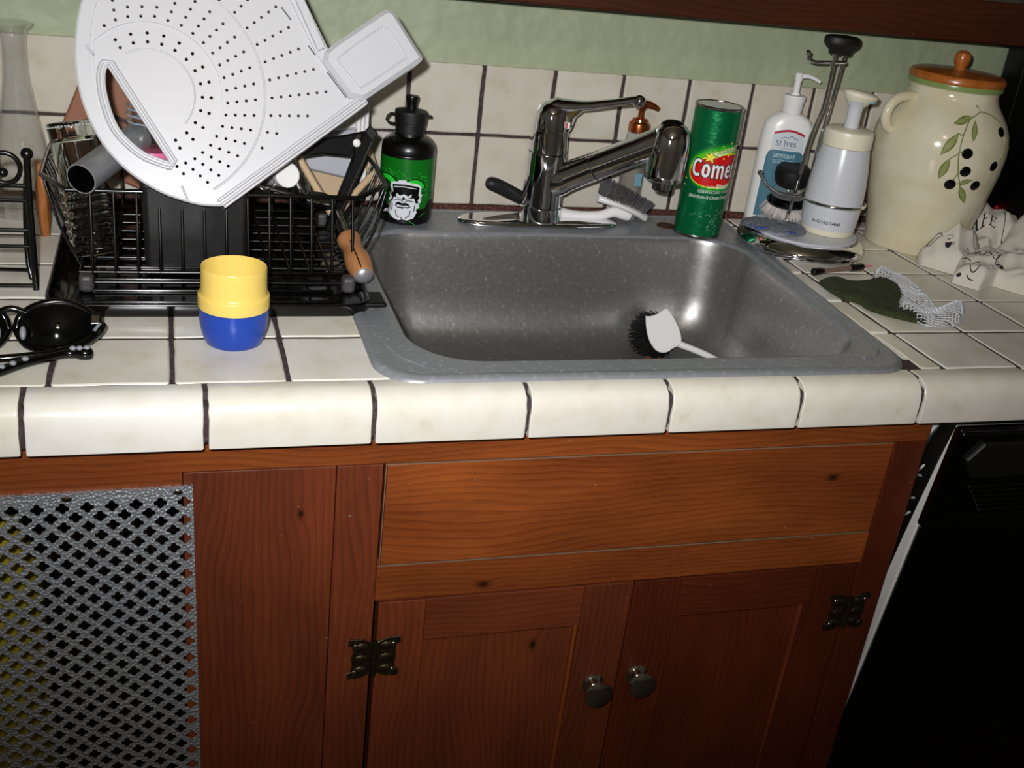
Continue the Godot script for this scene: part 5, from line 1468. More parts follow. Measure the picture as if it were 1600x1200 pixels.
func axis_turn(a: Vector3, b: Vector3) -> Basis:     # turns y to the direction a -> b
	return Basis(Quaternion(V3(0, 1, 0), (b - a).normalized()))

func rack_things() -> void:
	# dark plastic bin
	var b := thing("black_bin", "plain black rectangular bin standing upright inside the dish rack", "bin", V3(0.2385, 0.021, -0.333))
	var m := MB.new()
	var rows := []
	for q in [[0.055, 0.0, 0.062], [0.0575, 0.002, 0.0645], [0.0595, 0.094, 0.0665], [0.061, 0.0955, 0.068], [0.061, 0.099, 0.068], [0.0575, 0.099, 0.0645], [0.0565, 0.09, 0.0635], [0.053, 0.003, 0.060]]:
		rows.append(rring(-q[0], q[0], -q[2], q[2], 0.008, q[1]))
	m.grid(rows, true); m.fan(rows[-1], V3(0, 1, 0)); m.fan(rows[0], V3(0, -1, 0))
	part("shell", m, M.bin, b)
	# upside-down glass in the left corner
	var g0 := V3(0.128, 0.026, -0.302)
	var g1 := V3(0.1035, 0.171, -0.338)
	var g := thing("upturned_glass", "tall clear ribbed glass turned upside down in the left corner of the dish rack", "glass", g0)
	g.basis = axis_turn(g0, g1)
	var L := g0.distance_to(g1)
	var prof := [V2(0.0268, 0.0), V2(0.0280, 0.001)]
	for k in 28:
		prof.append(V2(0.0285 + 0.0012 * sin(k * PI * 0.5 + 0.4) - 0.00006 * k, 0.004 + 0.075 * k / 27.0))
	prof.append_array([V2(0.0262, 0.09), V2(0.0262, L - 0.012), V2(0.0272, L - 0.006), V2(0.0262, L - 0.001), V2(0.022, L), V2(0.019, L - 0.002), V2(0.0, L - 0.003)])
	prof.append_array([V2(0.0, L - 0.017), V2(0.020, L - 0.018), V2(0.0238, L - 0.022), V2(0.0238, 0.09), V2(0.0256, 0.06), V2(0.0256, 0.01), V2(0.0262, 0.001), V2(0.0268, 0.0)])
	part("wall", lathed(prof, 40), M.thick_glass, g)
	var kn := MB.new()
	for k in 44:
		var t := TAU * k / 44.0
		kn.ball(V3(0.0266 * sin(t), L - 0.0055, 0.0266 * cos(t)), 0.0014, 6)
	part("knurled_edge", kn, glass(Color(0.95, 0.97, 0.97, 0.3)), g)
	# open steel tube
	var s0 := V3(0.1175, 0.1265, -0.258)
	var s1 := V3(0.178, 0.150, -0.372)
	var s := thing("steel_tube", "open ended stainless steel tube resting on the rack rim beside the upturned glass", "tube", s0)
	s.basis = axis_turn(s0, s1)
	part("tube", lathed([V2(0.0160, 0.0), V2(0.0173, 0.0), V2(0.0173, 0.06), V2(0.0173, 0.125), V2(0.0162, 0.127)], 40), M.satin, s)
	part("bore", lathed([V2(0.0161, 0.127), V2(0.0161, 0.06), V2(0.0160, 0.0)], 40), M.chrome_dull, s)
	part("dark_end_disc", lathed([V2(0.0162, 0.118), V2(0.0, 0.118)], 32), M.black, s)  # added black disc that keeps the open bore dark inside
	# glass with a pink foot
	var p := thing("pink_based_glass", "short clear glass with a pink foot seen through the strainer opening", "glass", V3(0.191, 0.1205, -0.362))
	part("foot", lathed([V2(0.0, 0.0), V2(0.0225, 0.0), V2(0.0245, 0.003), V2(0.0245, 0.014), V2(0.0235, 0.0165), V2(0.0, 0.0165)], 36), M.pink, p)
	part("wall", lathed([V2(0.0, 0.017), V2(0.024, 0.0168), V2(0.0262, 0.022), V2(0.0262, 0.036), V2(0.0252, 0.040), V2(0.0262, 0.044), V2(0.0275, 0.068), V2(0.0268, 0.0695), V2(0.0258, 0.068), V2(0.0242, 0.042), V2(0.0245, 0.024), V2(0.0, 0.022)], 40), M.glass, p)
	for k in 3:
		var ring := []
		for q in 32: ring.append(V3(0.0268 * sin(TAU * q / 32.0), 0.050 + 0.0075 * k, 0.0268 * cos(TAU * q / 32.0)))
		part("glass_ring", tubed(ring, 0.0011, 6, true), glass(Color(0.75, 0.85, 0.95, 0.35)), p)
	# brown board
	var w := thing("wooden_board", "brown wooden board leaning on the back wall behind the rack", "board", V3(0.190, 0.128, -0.572), V3(0, 0, -0.41))
	part("board", boxed(V3(0, 0, 0), V3(0.2, 0.2, 0.014), 0.004, 1), mat(Color(0.56, 0.36, 0.25), 0.55), w)
	part("edge_groove", boxed(V3(0.0, -0.02, 0.0072), V3(0.17, 0.006, 0.001), 0.0004), mat(Color(0.22, 0.14, 0.10), 0.6), w)
	# white plastic tub seen edge on
	var c := thing("white_tub", "white plastic tub with ridged rim leaning in the right end of the rack", "tub", V3(0, 0, -0.47))
	var m1 := MB.new(); m1.extrude(PackedVector2Array([V2(0.350, 0.098), V2(0.452, 0.0772), V2(0.4515, 0.147), V2(0.350, 0.132)]), -0.018, 0.0, 0.003)
	part("side", m1, M.grey_plastic, c)
	var m2 := MB.new(); m2.extrude(PackedVector2Array([V2(0.350, 0.134), V2(0.4525, 0.149), V2(0.4535, 0.200), V2(0.350, 0.205)]), -0.018, 0.006, 0.004)
	part("rim", m2, M.white_plastic, c)
	for k in 3:
		var x := 0.4545 + 0.0062 * k
		var m3 := MB.new(); m3.extrude(PackedVector2Array([V2(x - 0.0028, 0.0765 - 0.0012 * k), V2(x + 0.0026, 0.0752 - 0.0012 * k), V2(x + 0.0022, 0.200), V2(x - 0.0026, 0.200)]), -0.018 - 0.004 * k, 0.003 - 0.005 * k, 0.0012)
		part("ridge", m3, M.white_plastic, c)
	# pale board under it
	var e := thing("chopping_board", "pale beige cutting board standing askew at the right end of the rack", "board", V3(0, 0, -0.497))
	var m4 := MB.new(); m4.extrude(PackedVector2Array([V2(0.372, 0.125), V2(0.480, 0.112), V2(0.4985, 0.0665), V2(0.464, 0.052), V2(0.432, 0.0215), V2(0.402, 0.026), V2(0.392, 0.06)]), -0.012, 0.0, 0.003)
	part("board", m4, M.spoon_wood, e)
	# black hinged utensil
	var u := thing("hinged_utensil", "black hinged utensil with a silver rivet poking out of the dish rack", "utensil", V3(0, 0, -0.36))
	var a := MB.new(); a.extrude(PackedVector2Array([V2(0.3985, 0.040), V2(0.4115, 0.036), V2(0.4585, 0.1700), V2(0.4515, 0.1775), V2(0.4455, 0.1705), V2(0.430, 0.150), V2(0.432, 0.140)]), -0.009, 0.0, 0.002)
	part("arm", a, M.black, u)
	var a2 := MB.new(); a2.extrude(PackedVector2Array([V2(0.34, 0.127), V2(0.395, 0.1375), V2(0.428, 0.1355), V2(0.440, 0.147), V2(0.4475, 0.1685), V2(0.425, 0.163), V2(0.34, 0.146)]), -0.016, -0.0095, 0.002)
	part("arm", a2, M.black, u)
	part("edge_bar", tubed([V3(0.4095, 0.040, 0.0005), V3(0.4345, 0.110, 0.0005), V3(0.4575, 0.1685, 0.0005)], 0.0011, 8), M.chrome_dull, u)
	var ec := MB.new(); ec.extrude(PackedVector2Array([V2(0.4440, 0.1700), V2(0.4495, 0.1790), V2(0.4600, 0.1700), V2(0.4530, 0.1590)]), 0.0, 0.0035, 0.0012)
	part("end_plate", ec, M.black_matte, u)
	var rv := MB.new(); rv.ball(V3(0.4345, 0.1555, 0.0), 0.0052, 16, V3(1, 1, 0.6))
	part("rivet", rv, M.white_plastic, u)
	# white round end of something lying in the rack
	var q0 := V3(0.3468, 0.1229, -0.318)
	var q1 := V3(0.320, 0.094, -0.43)
	var q := thing("white_cylinder", "white round plastic cylinder lying end on in the dish rack", "container", q0)
	q.basis = axis_turn(q0, q1)
	part("body", lathed([V2(0.0, 0.0), V2(0.0135, 0.0), V2(0.0150, 0.0012), V2(0.0150, 0.115), V2(0.0, 0.116)], 36), M.white, q)
	# spoons
	for k in 2:
		var h := thing("silver_spoon" if k == 0 else "silver_spoon_001", ["silver spoon hanging bowl down below the white cylinder in the rack", "silver spoon lying flat behind the rack rim beside the hinged utensil"][k], "spoon", [V3(0.3675, 0.097, -0.342), V3(0.3875, 0.0835, -0.348)][k], [V3(0.15, 0.5, 0.35), V3(0.0, 0.2, 1.35)][k], "silver spoons in the rack")
		var sm := MB.new()
		var sr := []
		for i in 10:
			var f := i / 9.0
			var row := PackedVector3Array()
			var wd := 0.0125 * sqrt(sin(PI * clampf(0.02 + f * 0.96, 0, 1))) * (1.0 - 0.15 * f)
			for j in 9:
				var x := (j / 8.0 - 0.5) * 2.0
				row.append(V3(x * wd, -0.024 + 0.048 * f, 0.007 * (1.0 - x * x) * sin(PI * f)))
			sr.append(row)
		sm.grid(sr)
		part("spoon_bowl", sm, M.chrome_dull, h)
		part("handle", tubed([V3(0, 0.0235, 0.0003), V3(0.001, 0.045, -0.003), V3(0.002, 0.085, -0.012)], [0.0028, 0.0022, 0.003], 10), M.chrome_dull, h)
	# wooden utensils
	var w1 := thing("wooden_spoon", "thin wooden spoon handle slanting down between the white cylinder and the white tub", "spoon", V3(0, 0, 0))
	part("handle", tubed([V3(0.3615, 0.136, -0.382), V3(0.376, 0.1125, -0.38), V3(0.3995, 0.0740, -0.378), V3(0.4135, 0.0515, -0.377)], [0.0046, 0.0048, 0.0050, 0.005], 14), M.spoon_wood, w1)
	var w2 := thing("wooden_stick", "pale wooden stick with a rounded end leaning under the cutting board", "utensil", V3(0, 0, 0))
	part("handle", tubed(curve([V3(0.4130, 0.0440, -0.384), V3(0.4150, 0.0475, -0.386), V3(0.422, 0.0565, -0.392), V3(0.445, 0.078, -0.41), V3(0.47, 0.098, -0.43)], 3), [0.004, 0.0055, 0.006, 0.006, 0.0056, 0.0052, 0.005, 0.0048, 0.0048, 0.0046, 0.0046, 0.0046, 0.0046], 12), M.spoon_wood, w2)
	# wire loop handle
	var l := thing("wire_loop", "small bright wire loop handle below the strainer edge", "utensil", V3(0.3215, 0.113, -0.318), V3(-0.3, 0, 0.35))
	part("loop", tubed(curve([V3(-0.0085, 0.010, 0), V3(-0.0095, -0.002, 0), V3(-0.006, -0.007, 0), V3(0.006, -0.007, 0), V3(0.0095, -0.002, 0), V3(0.0085, 0.010, 0)], 4), 0.0009, 8), M.chrome, l)
	# wooden handle with a steel cap, pointing at the viewer
	var h0 := V3(0.4302, 0.0260, -0.2350)
	var h1 := V3(0.4205, 0.0498, -0.300)
	var h := thing("wooden_handle_tool", "turned wooden handle with a domed steel end cap at the right corner of the rack", "utensil", h0)
	h.basis = axis_turn(h0, h1)
	part("handle", lathed([V2(0.0, 0.0), V2(0.0118, 0.0), V2(0.0128, 0.0012), V2(0.0150, 0.012), V2(0.0160, 0.022), V2(0.0155, 0.032), V2(0.0132, 0.044), V2(0.0122, 0.052), V2(0.0135, 0.060), V2(0.0150, 0.066), V2(0.0140, 0.071), V2(0.0, 0.073)], 36), M.handle_wood, h)
	part("end_cap", lathed([V2(0.0115, 0.0004), V2(0.0112, -0.0015), V2(0.0085, -0.0042), V2(0.0045, -0.0056), V2(0.0, -0.006)], 32), M.satin, h)
	var gpts := []
	for q2 in [V2(0.0119, 0.0008), V2(0.0151, 0.012), V2(0.0161, 0.022), V2(0.0156, 0.032), V2(0.0133, 0.044), V2(0.0124, 0.052)]:
		var inv := h.basis.inverse() * V3(-0.26, 0.80, 0.54)
		var d := Vector3(inv.x, 0, inv.z).normalized()
		gpts.append(d * q2.x + V3(0, q2.y, 0))
	part("groove", tubed(gpts, 0.0009, 6), M.black, h)
	part("shaft", tubed([V3(0, 0.072, 0), V3(0, 0.12, 0.004)], 0.004, 10), M.chrome_dull, h)
	# something orange
	var o := thing("orange_shape", "small upright orange shape between the glass carafe and the upturned glass", "packet", V3(0.058, 0.0, -0.445))
	var om := MB.new()
	var no := FastNoiseLite.new(); no.frequency = 40.0; no.seed = 2
	var orr := []
	for i in 14:
		var row := PackedVector3Array()
		var y := 0.015 + 0.095 * i / 13.0
		for k in 25:
			var t := TAU * (k % 24) / 24.0
			var rr := (0.009 + 0.004 * sin(PI * i / 13.0)) * (1.0 + 0.35 * no.get_noise_3d(sin(t) * 0.03, y, cos(t) * 0.03))
			row.append(V3(rr * sin(t) * 0.62, y - 0.015, rr * cos(t)))
		orr.append(row)
	om.grid(orr, true); om.fan(orr[0], V3(0, -1, 0)); om.fan(orr[-1], V3(0, 1, 0))
	part("orange_body", om, M.orange, o)

func colander() -> void:
	var K := V3(0.27, 0.107, -0.235)
	var o := thing("strainer", "large white perforated plastic strainer with a square handle leaning on the dish rack", "strainer", K, V3(-0.3805, 0, 0))
	var arc := [V2(0.0, 0.0004), V2(-0.018, 0.0002), V2(-0.0366, 0.0026), V2(-0.0704, 0.0139), V2(-0.1033, 0.0351), V2(-0.1289, 0.0637), V2(-0.1470, 0.1030), V2(-0.1541, 0.1420), V2(-0.1531, 0.1812), V2(-0.1455, 0.2180), V2(-0.128, 0.258), V2(-0.100, 0.292), V2(-0.062, 0.317), V2(-0.015, 0.330), V2(0.0514, 0.328)]
	var fine := curve(arc, 4)
	var outl := PackedVector2Array()
	for p in fine: outl.append(p)
	outl.append_array([V2(0.088, 0.2400), V2(0.1161, 0.1831), V2(0.1400, 0.1540), V2(0.1620, 0.1243)])
	var white: StandardMaterial3D = M.strainer
	var csg := CSGCombiner3D.new()
	csg.name = "perforated_plate"
	csg.material_override = white
	o.add_child(csg, true)
	var cp := func(poly: PackedVector2Array, z: float, d: float, op: int) -> void:
		var q := CSGPolygon3D.new(); q.polygon = poly; q.depth = d; q.operation = op; q.position.z = z
		q.name = "shape"
		csg.add_child(q, true)
	var U := CSGShape3D.OPERATION_UNION
	var S := CSGShape3D.OPERATION_SUBTRACTION
	if Geometry2D.is_polygon_clockwise(outl): outl.reverse()
	cp.call(outl, 0.0, 0.0090, U)
	var D := V2(-0.079, 0.1215)
	# shallow steps: the bowl, then the dish in its middle
	var inner: PackedVector2Array = Geometry2D.offset_polygon(outl, -0.0150)[0]
	cp.call(inner, 0.001, 0.0042, S)
	var dish := ellipse(D, 0.0770, 0.0770, 0.0, 72)
	var low: Array = Geometry2D.intersect_polygons(dish, Geometry2D.offset_polygon(outl, -0.0190)[0])
	if Geometry2D.is_polygon_clockwise(low[0]): low[0].reverse()
	cp.call(low[0], 0.0, 0.0058, S)
	var win := PackedVector2Array()
	for p in curve([V2(-0.1216, 0.1496), V2(-0.1255, 0.1391), V2(-0.1240, 0.1154), V2(-0.1128, 0.0817), V2(-0.0900, 0.0585), V2(-0.0700, 0.0495), V2(-0.0575, 0.0459)], 4): win.append(p)
	if Geometry2D.is_polygon_clockwise(win): win.reverse()
	var frame: PackedVector2Array = Geometry2D.offset_polygon(win, 0.0055, Geometry2D.JOIN_ROUND)[0]
	cp.call(frame, -0.0012, 0.0078, U)
	cp.call(win, 0.01, 0.03, S)
	# holes
	var holes := []
	for k in 13:
		var a := deg_to_rad(-62.0 + 15.3 * k)
		for r in [0.0560, 0.0655]: holes.append([D + V2(cos(a), sin(a)) * r, 0.0019])
	var C := V2(-0.100, 0.098)
	for k in range(-9, 18):
		var a := deg_to_rad(2.3 + 7.3 * k)
		var dir := V2(cos(a), sin(a))
		var r := 0.03
		var last := -1.0
		while r < 0.27:
			var p := C + dir * r
			var dd := p.distance_to(D)
			var edge := 1.0
			for q in outl.size(): edge = minf(edge, p.distance_to(Geometry2D.get_closest_point_to_segment(p, outl[q], outl[(q + 1) % outl.size()])))
			var ok := Geometry2D.is_point_in_polygon(p, outl) and edge > 0.026 and ((dd > 0.0825 and dd < 0.119) or dd > 0.131)
			if ok and (k >= -6 or dd < 0.119 or dd > 0.131):
				holes.append([p, 0.00175])
				r += 0.0103
			else:
				r += 0.0012
	for h in holes:
		var q := CSGCylinder3D.new()
		q.radius = h[1]; q.height = 0.03; q.sides = 12; q.operation = S
		q.rotation.x = PI / 2; q.position = V3(h[0].x, h[0].y, 0)
		q.name = "hole"
		csg.add_child(q, true)
	for s in [[V2(0.0648, 0.2256), V2(0.0753, 0.2123)], [V2(0.0943, 0.1852), V2(0.1021, 0.175)], [V2(0.1158, 0.1564), V2(0.1375, 0.1288)]]:
		var n: Vector2 = (s[1] - s[0]).normalized().orthogonal() * 0.0008
		cp.call(PackedVector2Array([s[0] - n, s[1] - n, s[1] + n, s[0] + n]), 0.01, 0.03, S)
	# skirt round the edge
	var sk := MB.new()
	var rows := [PackedVector3Array(), PackedVector3Array(), PackedVector3Array(), PackedVector3Array(), PackedVector3Array()]
	var ins: PackedVector2Array = MB.inset(outl, 0.0022)
	var n := outl.size()
	for k in n + 1:
		var p := outl[k % n]
		var i := ins[k % n]
		rows[0].append(V3(i.x, i.y, 0.0012)); rows[1].append(V3(lerpf(p.x, i.x, 0.25), lerpf(p.y, i.y, 0.25), 0.001)); rows[2].append(V3(p.x, p.y, -0.001))
		rows[3].append(V3(p.x, p.y, -0.020)); rows[4].append(V3(i.x, i.y, -0.020))
	sk.grid(rows, true)
	part("skirt", sk, white, o)
	# raised rings
	var ring := func(c: Vector2, r: float, a0: float, a1: float, w: float, z: float) -> void:
		var pts := []
		for k in 49:
			var a := deg_to_rad(lerpf(a0, a1, k / 48.0))
			pts.append(V3(c.x + r * cos(a), c.y + r * sin(a), z))
		part("ridge", tubed(pts, w, 8), white, o)
	ring.call(V2(-0.079, 0.1245), 0.1245, -58.0, 100.0, 0.0018, -0.0042)
	ring.call(D, 0.0480, -40.0, 120.0, 0.0012, -0.0062)
	var wl := []
	for p in frame: wl.append(V3(p.x, p.y, -0.0012))
	part("window_rim", tubed(wl, 0.0022, 8, true), white, o)
	var wi := []
	for p in win: wi.append(V3(p.x, p.y, -0.0015))
	part("window_rim", tubed(wi, 0.0018, 8, true), white, o)
	for s in [[V2(-0.1440, 0.1680), V2(-0.1350, 0.1585)], [V2(-0.0475, 0.0215), V2(-0.0400, 0.0040)]]:
		part("ridge", tubed([V3(s[0].x, s[0].y, 0.0002), V3(s[1].x, s[1].y, 0.0002)], 0.0012, 6), white, o)
	# double lip along the straight lower edge
	var e0 := V2(0.0, 0.0004)
	var e1 := V2(0.1620, 0.1243)
	var d := (e1 - e0).normalized()
	var nn := V2(-d.y, d.x)
	for k in 2:
		var a := e0 - d * 0.004 + nn * (0.0035 + 0.0058 * k)
		var b := e1 + nn * (0.0035 + 0.0058 * k)
		var mb := MB.new()
		mb.box(Vector3.ZERO, V3(a.distance_to(b), 0.0038, 0.007), 0.0016)
		var l := part("lip", mb, white, o, V3((a.x + b.x) / 2, (a.y + b.y) / 2, 0.0005))
		l.rotation.z = d.angle()
	var mb2 := MB.new()
	mb2.box(Vector3.ZERO, V3(0.205, 0.0032, 0.026), 0.0012)
	var lw := part("lip", mb2, white, o, V3(e0.x + d.x * 0.10, e0.y + d.y * 0.10, -0.010))
	lw.rotation.z = d.angle()
	# ledge along the other straight edge
	var f0 := V2(0.0514, 0.328)
	var f1 := V2(0.1161, 0.1831)
	var fd := (f1 - f0).normalized()
	var mb3 := MB.new()
	mb3.box(Vector3.ZERO, V3(f0.distance_to(f1), 0.010, 0.009), 0.002)
	var le := part("lip", mb3, white, o, V3((f0.x + f1.x) / 2 - 0.007, (f0.y + f1.y) / 2 - 0.003, 0.001))
	le.rotation.z = fd.angle()
	# hollow square handle
	var hp := PackedVector2Array()
	for p in [[0.1400, 0.1275], [0.1560, 0.1262], [0.1620, 0.1290], [0.2225, 0.1725], [0.2262, 0.1765], [0.2262, 0.1805], [0.2205, 0.1880], [0.1945, 0.2265], [0.1905, 0.2300], [0.1850, 0.2312], [0.1790, 0.2285], [0.1240, 0.1885], [0.1120, 0.1780], [0.1100, 0.1660]]: hp.append(V2(p[0], p[1]))
	var hm := MB.new(); hm.extrude(hp, -0.030, 0.008, 0.005)
	part("handle", hm, white, o)
	var rim := PackedVector2Array()
	for p in [[0.1300, 0.1620], [0.1485, 0.1415], [0.1560, 0.1405], [0.2010, 0.1730], [0.2040, 0.1790], [0.1870, 0.2040], [0.1800, 0.2080], [0.1720, 0.2060], [0.1310, 0.1745], [0.1275, 0.1680]]: rim.append(V2(p[0], p[1]))
	var rp := []
	for p in rim: rp.append(V3(p.x, p.y, 0.0078))
	rp.append(rp[0])
	part("handle_rim", tubed(curve(rp, 4), 0.0013, 8), white, o)

func left_end() -> void:
	var r := thing("wire_stand", "black wire stand with ball finials and a scroll at the left end of the counter", "stand", V3(0, 0, -0.25))
	part("post", tubed([V3(0.0645, 0.0, 0), V3(0.0645, 0.05, 0), V3(0.0645, 0.10, 0), V3(0.0652, 0.149, 0)], 0.0036, 10), M.black_wire, r)
	var f := MB.new(); f.ball(V3(0.0655, 0.1545, 0), 0.0066, 16)
	part("finial", f, M.black_wire, r)
	part("brace", tubed(curve([V3(0.0625, 0.128, -0.004), V3(0.0590, 0.10, -0.014), V3(0.0570, 0.06, -0.014), V3(0.0575, 0.03, -0.008), V3(0.0610, 0.012, -0.002)], 5), 0.0028, 10), M.black_wire, r)
	for q in [[0.1190, -0.001, 0.0026], [0.1000, -0.010, 0.0024], [0.0655, -0.012, 0.0024], [0.0505, -0.001, 0.0022], [0.0050, 0.0, 0.0024]]:
		part("rail", tubed([V3(-0.12, q[0], q[1]), V3(-0.02, q[0], q[1]), V3(0.0645, q[0], q[1])], q[2], 10), M.black_wire, r)
	var ring := []
	for k in 28: ring.append(V3(0.0425 + 0.0155 * cos(TAU * k / 28.0), 0.1385 + 0.0165 * sin(TAU * k / 28.0), 0.001))
	part("scroll", tubed(ring, 0.0027, 10, true), M.black_wire, r)
	var sb := MB.new(); sb.ball(V3(0.0405, 0.1335, 0.001), 0.0055, 14)
	part("scroll_end", sb, M.black_wire, r)
	part("post", tubed([V3(-0.115, 0.0, 0), V3(-0.115, 0.08, 0), V3(-0.115, 0.149, 0)], 0.0036, 10), M.black_wire, r)
	part("rear_rail", tubed([V3(-0.12, 0.003, -0.06), V3(-0.02, 0.003, -0.06), V3(0.058, 0.003, -0.055), V3(0.0645, 0.004, -0.002)], 0.0024, 10), M.black_wire, r)
	# glass carafe
	var c := thing("glass_carafe", "clear glass carafe with a flared neck against the wall at the far left", "carafe", V3(0.0255, 0.0, -0.538))
	part("wall", lathed([V2(0.0, 0.0), V2(0.040, 0.0), V2(0.0435, 0.004), V2(0.0440, 0.02), V2(0.0400, 0.05), V2(0.0335, 0.08), V2(0.0270, 0.115), V2(0.0215, 0.145), V2(0.0170, 0.172), V2(0.0152, 0.195), V2(0.0155, 0.222), V2(0.0175, 0.236), V2(0.0245, 0.2435), V2(0.0248, 0.2455), V2(0.0235, 0.2455), V2(0.0155, 0.2365), V2(0.0135, 0.222), V2(0.0132, 0.195), V2(0.0150, 0.172), V2(0.0195, 0.145), V2(0.0250, 0.115), V2(0.0315, 0.08), V2(0.0380, 0.05), V2(0.0415, 0.02), V2(0.040, 0.007), V2(0.0, 0.006)], 48), M.carafe_glass, c)
	# sunglasses, arms folded, lenses standing up
	var g := thing("sunglasses", "black wraparound sunglasses with grey nose pads lying at the front left of the counter", "sunglasses", V3(0.098, 0.0245, -0.090), V3(-0.60, 0.06, -0.03))
	var smoke := mat(Color(0.02, 0.022, 0.02), 0.05)
	for s in 2:
		var ox := -0.080 * s
		var fl := -1.0 if s == 1 else 1.0
		var pts := []
		for p in [[-0.0325, -0.002], [-0.024, -0.0165], [-0.006, -0.0215], [0.012, -0.0195], [0.028, -0.0095], [0.0355, 0.004], [0.026, 0.0150], [0.006, 0.0215], [-0.014, 0.0185], [-0.0285, 0.0095]]: pts.append(V2(p[0] * fl * 1.12, p[1] * 1.14))
		var sm := curve(pts + [pts[0]], 4)
		var poly := PackedVector2Array()
		for k in sm.size() - 1: poly.append(sm[k])
		var bend := func(p: Vector2) -> float: return -0.010 * pow(p.x / 0.035, 2) - 0.003 * pow(p.y / 0.02, 2)
		var lm := MB.new()
		var rows := []
		for i in 7:
			var row := PackedVector3Array()
			for k in poly.size() + 1:
				var p: Vector2 = poly[k % poly.size()] * (1.0 - i / 6.0)
				row.append(V3(p.x + ox, p.y, bend.call(p) + 0.001))
			rows.append(row)
		lm.grid(rows, true)
		part("lens", lm, smoke, g)
		var fr := []
		for p in poly: fr.append(V3(p.x + ox, p.y, bend.call(p)))
		part("frame", tubed(fr, 0.0040, 10, true), M.black_gloss, g)
	part("bridge", tubed(curve([V3(-0.026, 0.012, -0.003), V3(-0.040, 0.0165, -0.001), V3(-0.054, 0.012, -0.003)], 4), 0.0034, 10), M.black_gloss, g)
	for s in 2:
		var np := MB.new(); np.ball(V3(-0.0295 if s == 0 else -0.052, -0.0085, 0.001), 0.0072, 14, V3(0.45, 1.0, 0.5))
		part("nose_pad", np, M.grey_rubber, g)
	part("hinge_block", boxed(V3(0.0375, 0.006, -0.004), V3(0.013, 0.014, 0.010), 0.003), M.black_gloss, g)
	var w := func(x: float, y: float, z: float) -> Vector3: return g.transform.affine_inverse() * V3(x, y + H, z)
	part("temple", tubed(curve([w.call(0.1405, 0.020, -0.100), w.call(0.130, 0.013, -0.078), w.call(0.108, 0.0075, -0.066), w.call(0.080, 0.0055, -0.058), w.call(0.040, 0.005, -0.052), w.call(-0.02, 0.004, -0.055)], 5), [0.0060, 0.0064, 0.0064, 0.0060, 0.0046, 0.0045, 0.0044, 0.0043, 0.0042, 0.0041, 0.004, 0.004, 0.004, 0.004, 0.004, 0.004, 0.004, 0.004, 0.004, 0.004, 0.004, 0.004, 0.004, 0.004, 0.004, 0.003], 12), M.black_gloss, g)
	part("temple", tubed(curve([w.call(0.1330, 0.0060, -0.0620), w.call(0.126, 0.0062, -0.0600), w.call(0.110, 0.0065, -0.0600), w.call(0.093, 0.0062, -0.0515), w.call(0.07, 0.0055, -0.0385), w.call(0.045, 0.005, -0.0170), w.call(0.0, 0.0045, 0.006)], 4), [0.0040, 0.0060, 0.0066, 0.0068, 0.0068, 0.0066, 0.0052, 0.0050, 0.0048, 0.0046, 0.0045, 0.0044, 0.0044, 0.0044, 0.0044, 0.0046, 0.0048, 0.005, 0.005, 0.005, 0.005, 0.005, 0.005, 0.005, 0.005], 12), M.black_gloss, g)
	for q in [[0.1285, 0.0128, -0.0590], [0.1220, 0.0130, -0.0580], [0.1158, 0.0131, -0.0578], [0.0745, 0.0108, -0.0390], [0.0645, 0.0102, -0.0305], [0.0555, 0.0098, -0.0235]]:
		var im := MB.new(); im.ball(w.call(q[0], q[1], q[2]), 0.0031, 12, V3(1.1, 0.8, 0.8))
		part("inlay", im, M.grey_rubber, g)
	part("inlay", tubed([w.call(0.1345, 0.0205, -0.0835), w.call(0.1395, 0.0240, -0.0935)], 0.0019, 8), M.grey_rubber, g)
	# child's cup
	var k := thing("plastic_cup", "blue and yellow plastic cup standing in front of the dish rack", "cup", V3(0.2715, 0.0, -0.1005))
	part("base", lathed([V2(0.0, 0.002), V2(0.022, 0.0005), V2(0.0262, 0.0), V2(0.0292, 0.0022), V2(0.0318, 0.0085), V2(0.0342, 0.0175), V2(0.0356, 0.028), V2(0.0360, 0.0405), V2(0.0345, 0.0412), V2(0.0, 0.0412)], 64), M.blue, k)
	part("top", lathed([V2(0.0345, 0.0412), V2(0.0362, 0.0414), V2(0.0366, 0.0425), V2(0.0368, 0.0500), V2(0.0368, 0.0540), V2(0.0362, 0.0556), V2(0.0348, 0.0566), V2(0.0342, 0.0580), V2(0.0338, 0.064), V2(0.0336, 0.0745), V2(0.0336, 0.0835), V2(0.0330, 0.0850), V2(0.0320, 0.0845), V2(0.0318, 0.060), V2(0.0300, 0.010), V2(0.0, 0.008)], 64), M.yellow, k)

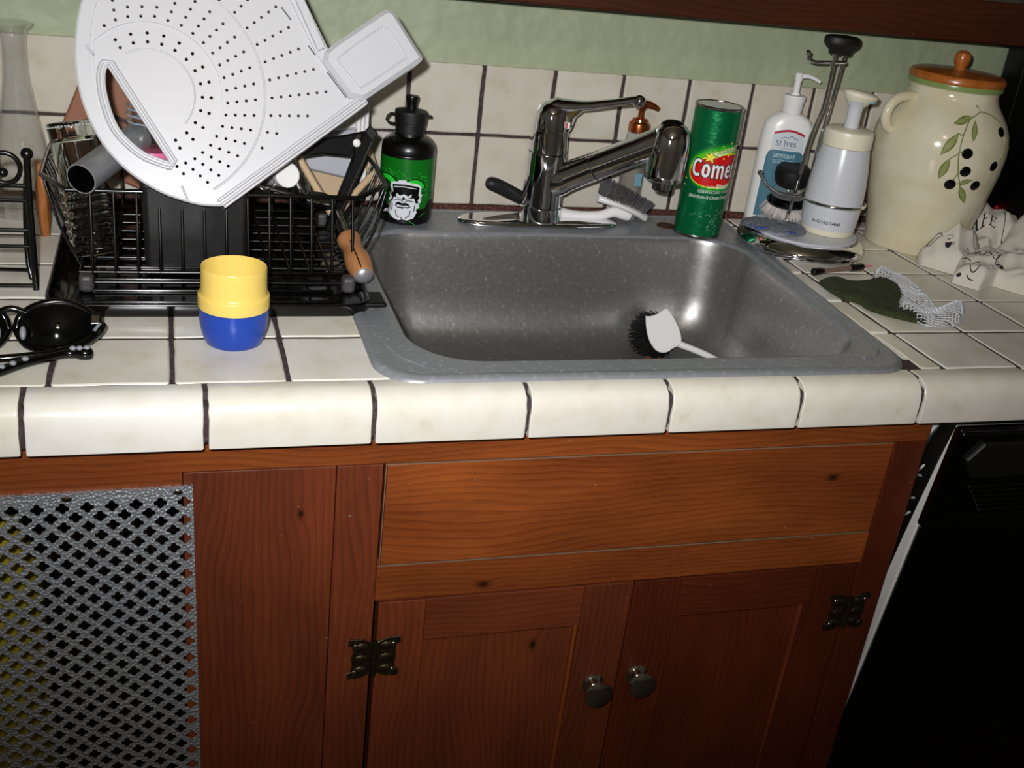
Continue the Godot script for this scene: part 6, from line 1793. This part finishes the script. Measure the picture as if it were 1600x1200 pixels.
func sink_things() -> void:
	var b := thing("dish_brush", "white plastic dish brush with black bristles lying in the sink", "brush", V3(0.9184, -0.1228, -0.400))
	# the head's plate faces up and towards the viewer
	var n := V3(-0.32, 0.62, 0.72).normalized()
	var down := V3(0.11, -0.50, 0.42)
	down = (down - n * down.dot(n)).normalized()
	var side := n.cross(down).normalized()
	var fr := Node3D.new()
	fr.name = "head"
	b.add_child(fr, true)
	fr.basis = Basis(side, -down, side.cross(-down))
	var sgn := 1.0 if fr.basis.z.dot(n) > 0 else -1.0
	var pl := PackedVector2Array()
	for p in curve([V2(-0.020, 0.022), V2(-0.0135, 0.0215), V2(-0.004, 0.0245), V2(0.006, 0.0305), V2(0.0115, 0.0245), V2(0.0195, 0.006), V2(0.022, -0.010), V2(0.019, -0.018), V2(0.011, -0.0215), V2(0.003, -0.026), V2(-0.005, -0.026), V2(-0.0125, -0.021), V2(-0.0185, -0.008), V2(-0.0205, 0.008), V2(-0.020, 0.022)], 3).slice(0, -1): pl.append((p * 1.22).rotated(-0.20) + V2(0.004, 0.0))
	var m := MB.new(); m.extrude(pl, -0.003, 0.003, 0.0014)
	part("plate", m, M.white_plastic, fr)
	var br := MB.new()
	var q := RandomNumberGenerator.new(); q.seed = 12
	for k in 900:
		var a := q.randf() * TAU
		var r := sqrt(q.randf())
		var p := V3(0.022 * r * cos(a) - 0.004, 0.028 * r * sin(a), -0.003 * sgn)
		var spread := V3(cos(a) * r * 0.7 - 0.30, sin(a) * r * 0.6 + 0.30, -sgn).normalized()
		var L := q.randf_range(0.022, 0.034)
		var t := p + spread * L
		br.tube([p, (p + t) / 2 + V3(cos(a), sin(a), 0) * 0.0015 * r, t], [0.00075, 0.0007, 0.0005], 3, false, false)
	var bo := part("bristles", br, M.black_matte, fr)
	bo.set_meta("kind", "stuff")
	# handle
	var h0 := V3(0.943, -0.1350, -0.388) - V3(0.9184, -0.1228, -0.400)
	part("handle", tubed(curve([V3(0.0205, -0.0105, 0.008), h0, V3(0.9768, -0.1390, -0.350) - V3(0.9184, -0.1228, -0.400), V3(1.000, -0.1440, -0.300) - V3(0.9184, -0.1228, -0.400), V3(1.010, -0.150, -0.24) - V3(0.9184, -0.1228, -0.400)], 4), [0.0075, 0.0072, 0.0066, 0.006, 0.0056, 0.0054, 0.0052, 0.0052, 0.0052, 0.0052, 0.0054, 0.0056, 0.0058, 0.006, 0.006, 0.006, 0.006], 12), M.white_plastic, b)
	# scraps of food on the bottom
	var f := thing("food_scraps", "small orange and brown food scraps scattered on the sink bottom", "food scraps", V3(0, -0.166, 0))
	f.set_meta("kind", "stuff")
	var sm := MB.new()
	sm.box(V3(0.684, 0.0012, -0.44), V3(0.022, 0.002, 0.003), 0.0008)
	for s in [[0.905, -0.40, 0.010], [0.922, -0.398, 0.008], [0.595, -0.43, 0.007], [0.885, -0.43, 0.006], [0.86, -0.36, 0.005], [0.80, -0.40, 0.004], [0.98, -0.42, 0.005], [0.655, -0.36, 0.004], [0.93, -0.36, 0.005]]:
		sm.box(V3(s[0], 0.0012, s[1]), V3(s[2], 0.0024, s[2] * 0.6), 0.0008)
	var so := part("scrap", sm, mat(Color(0.58, 0.26, 0.10), 0.6), f)
	so.set_meta("kind", "stuff")
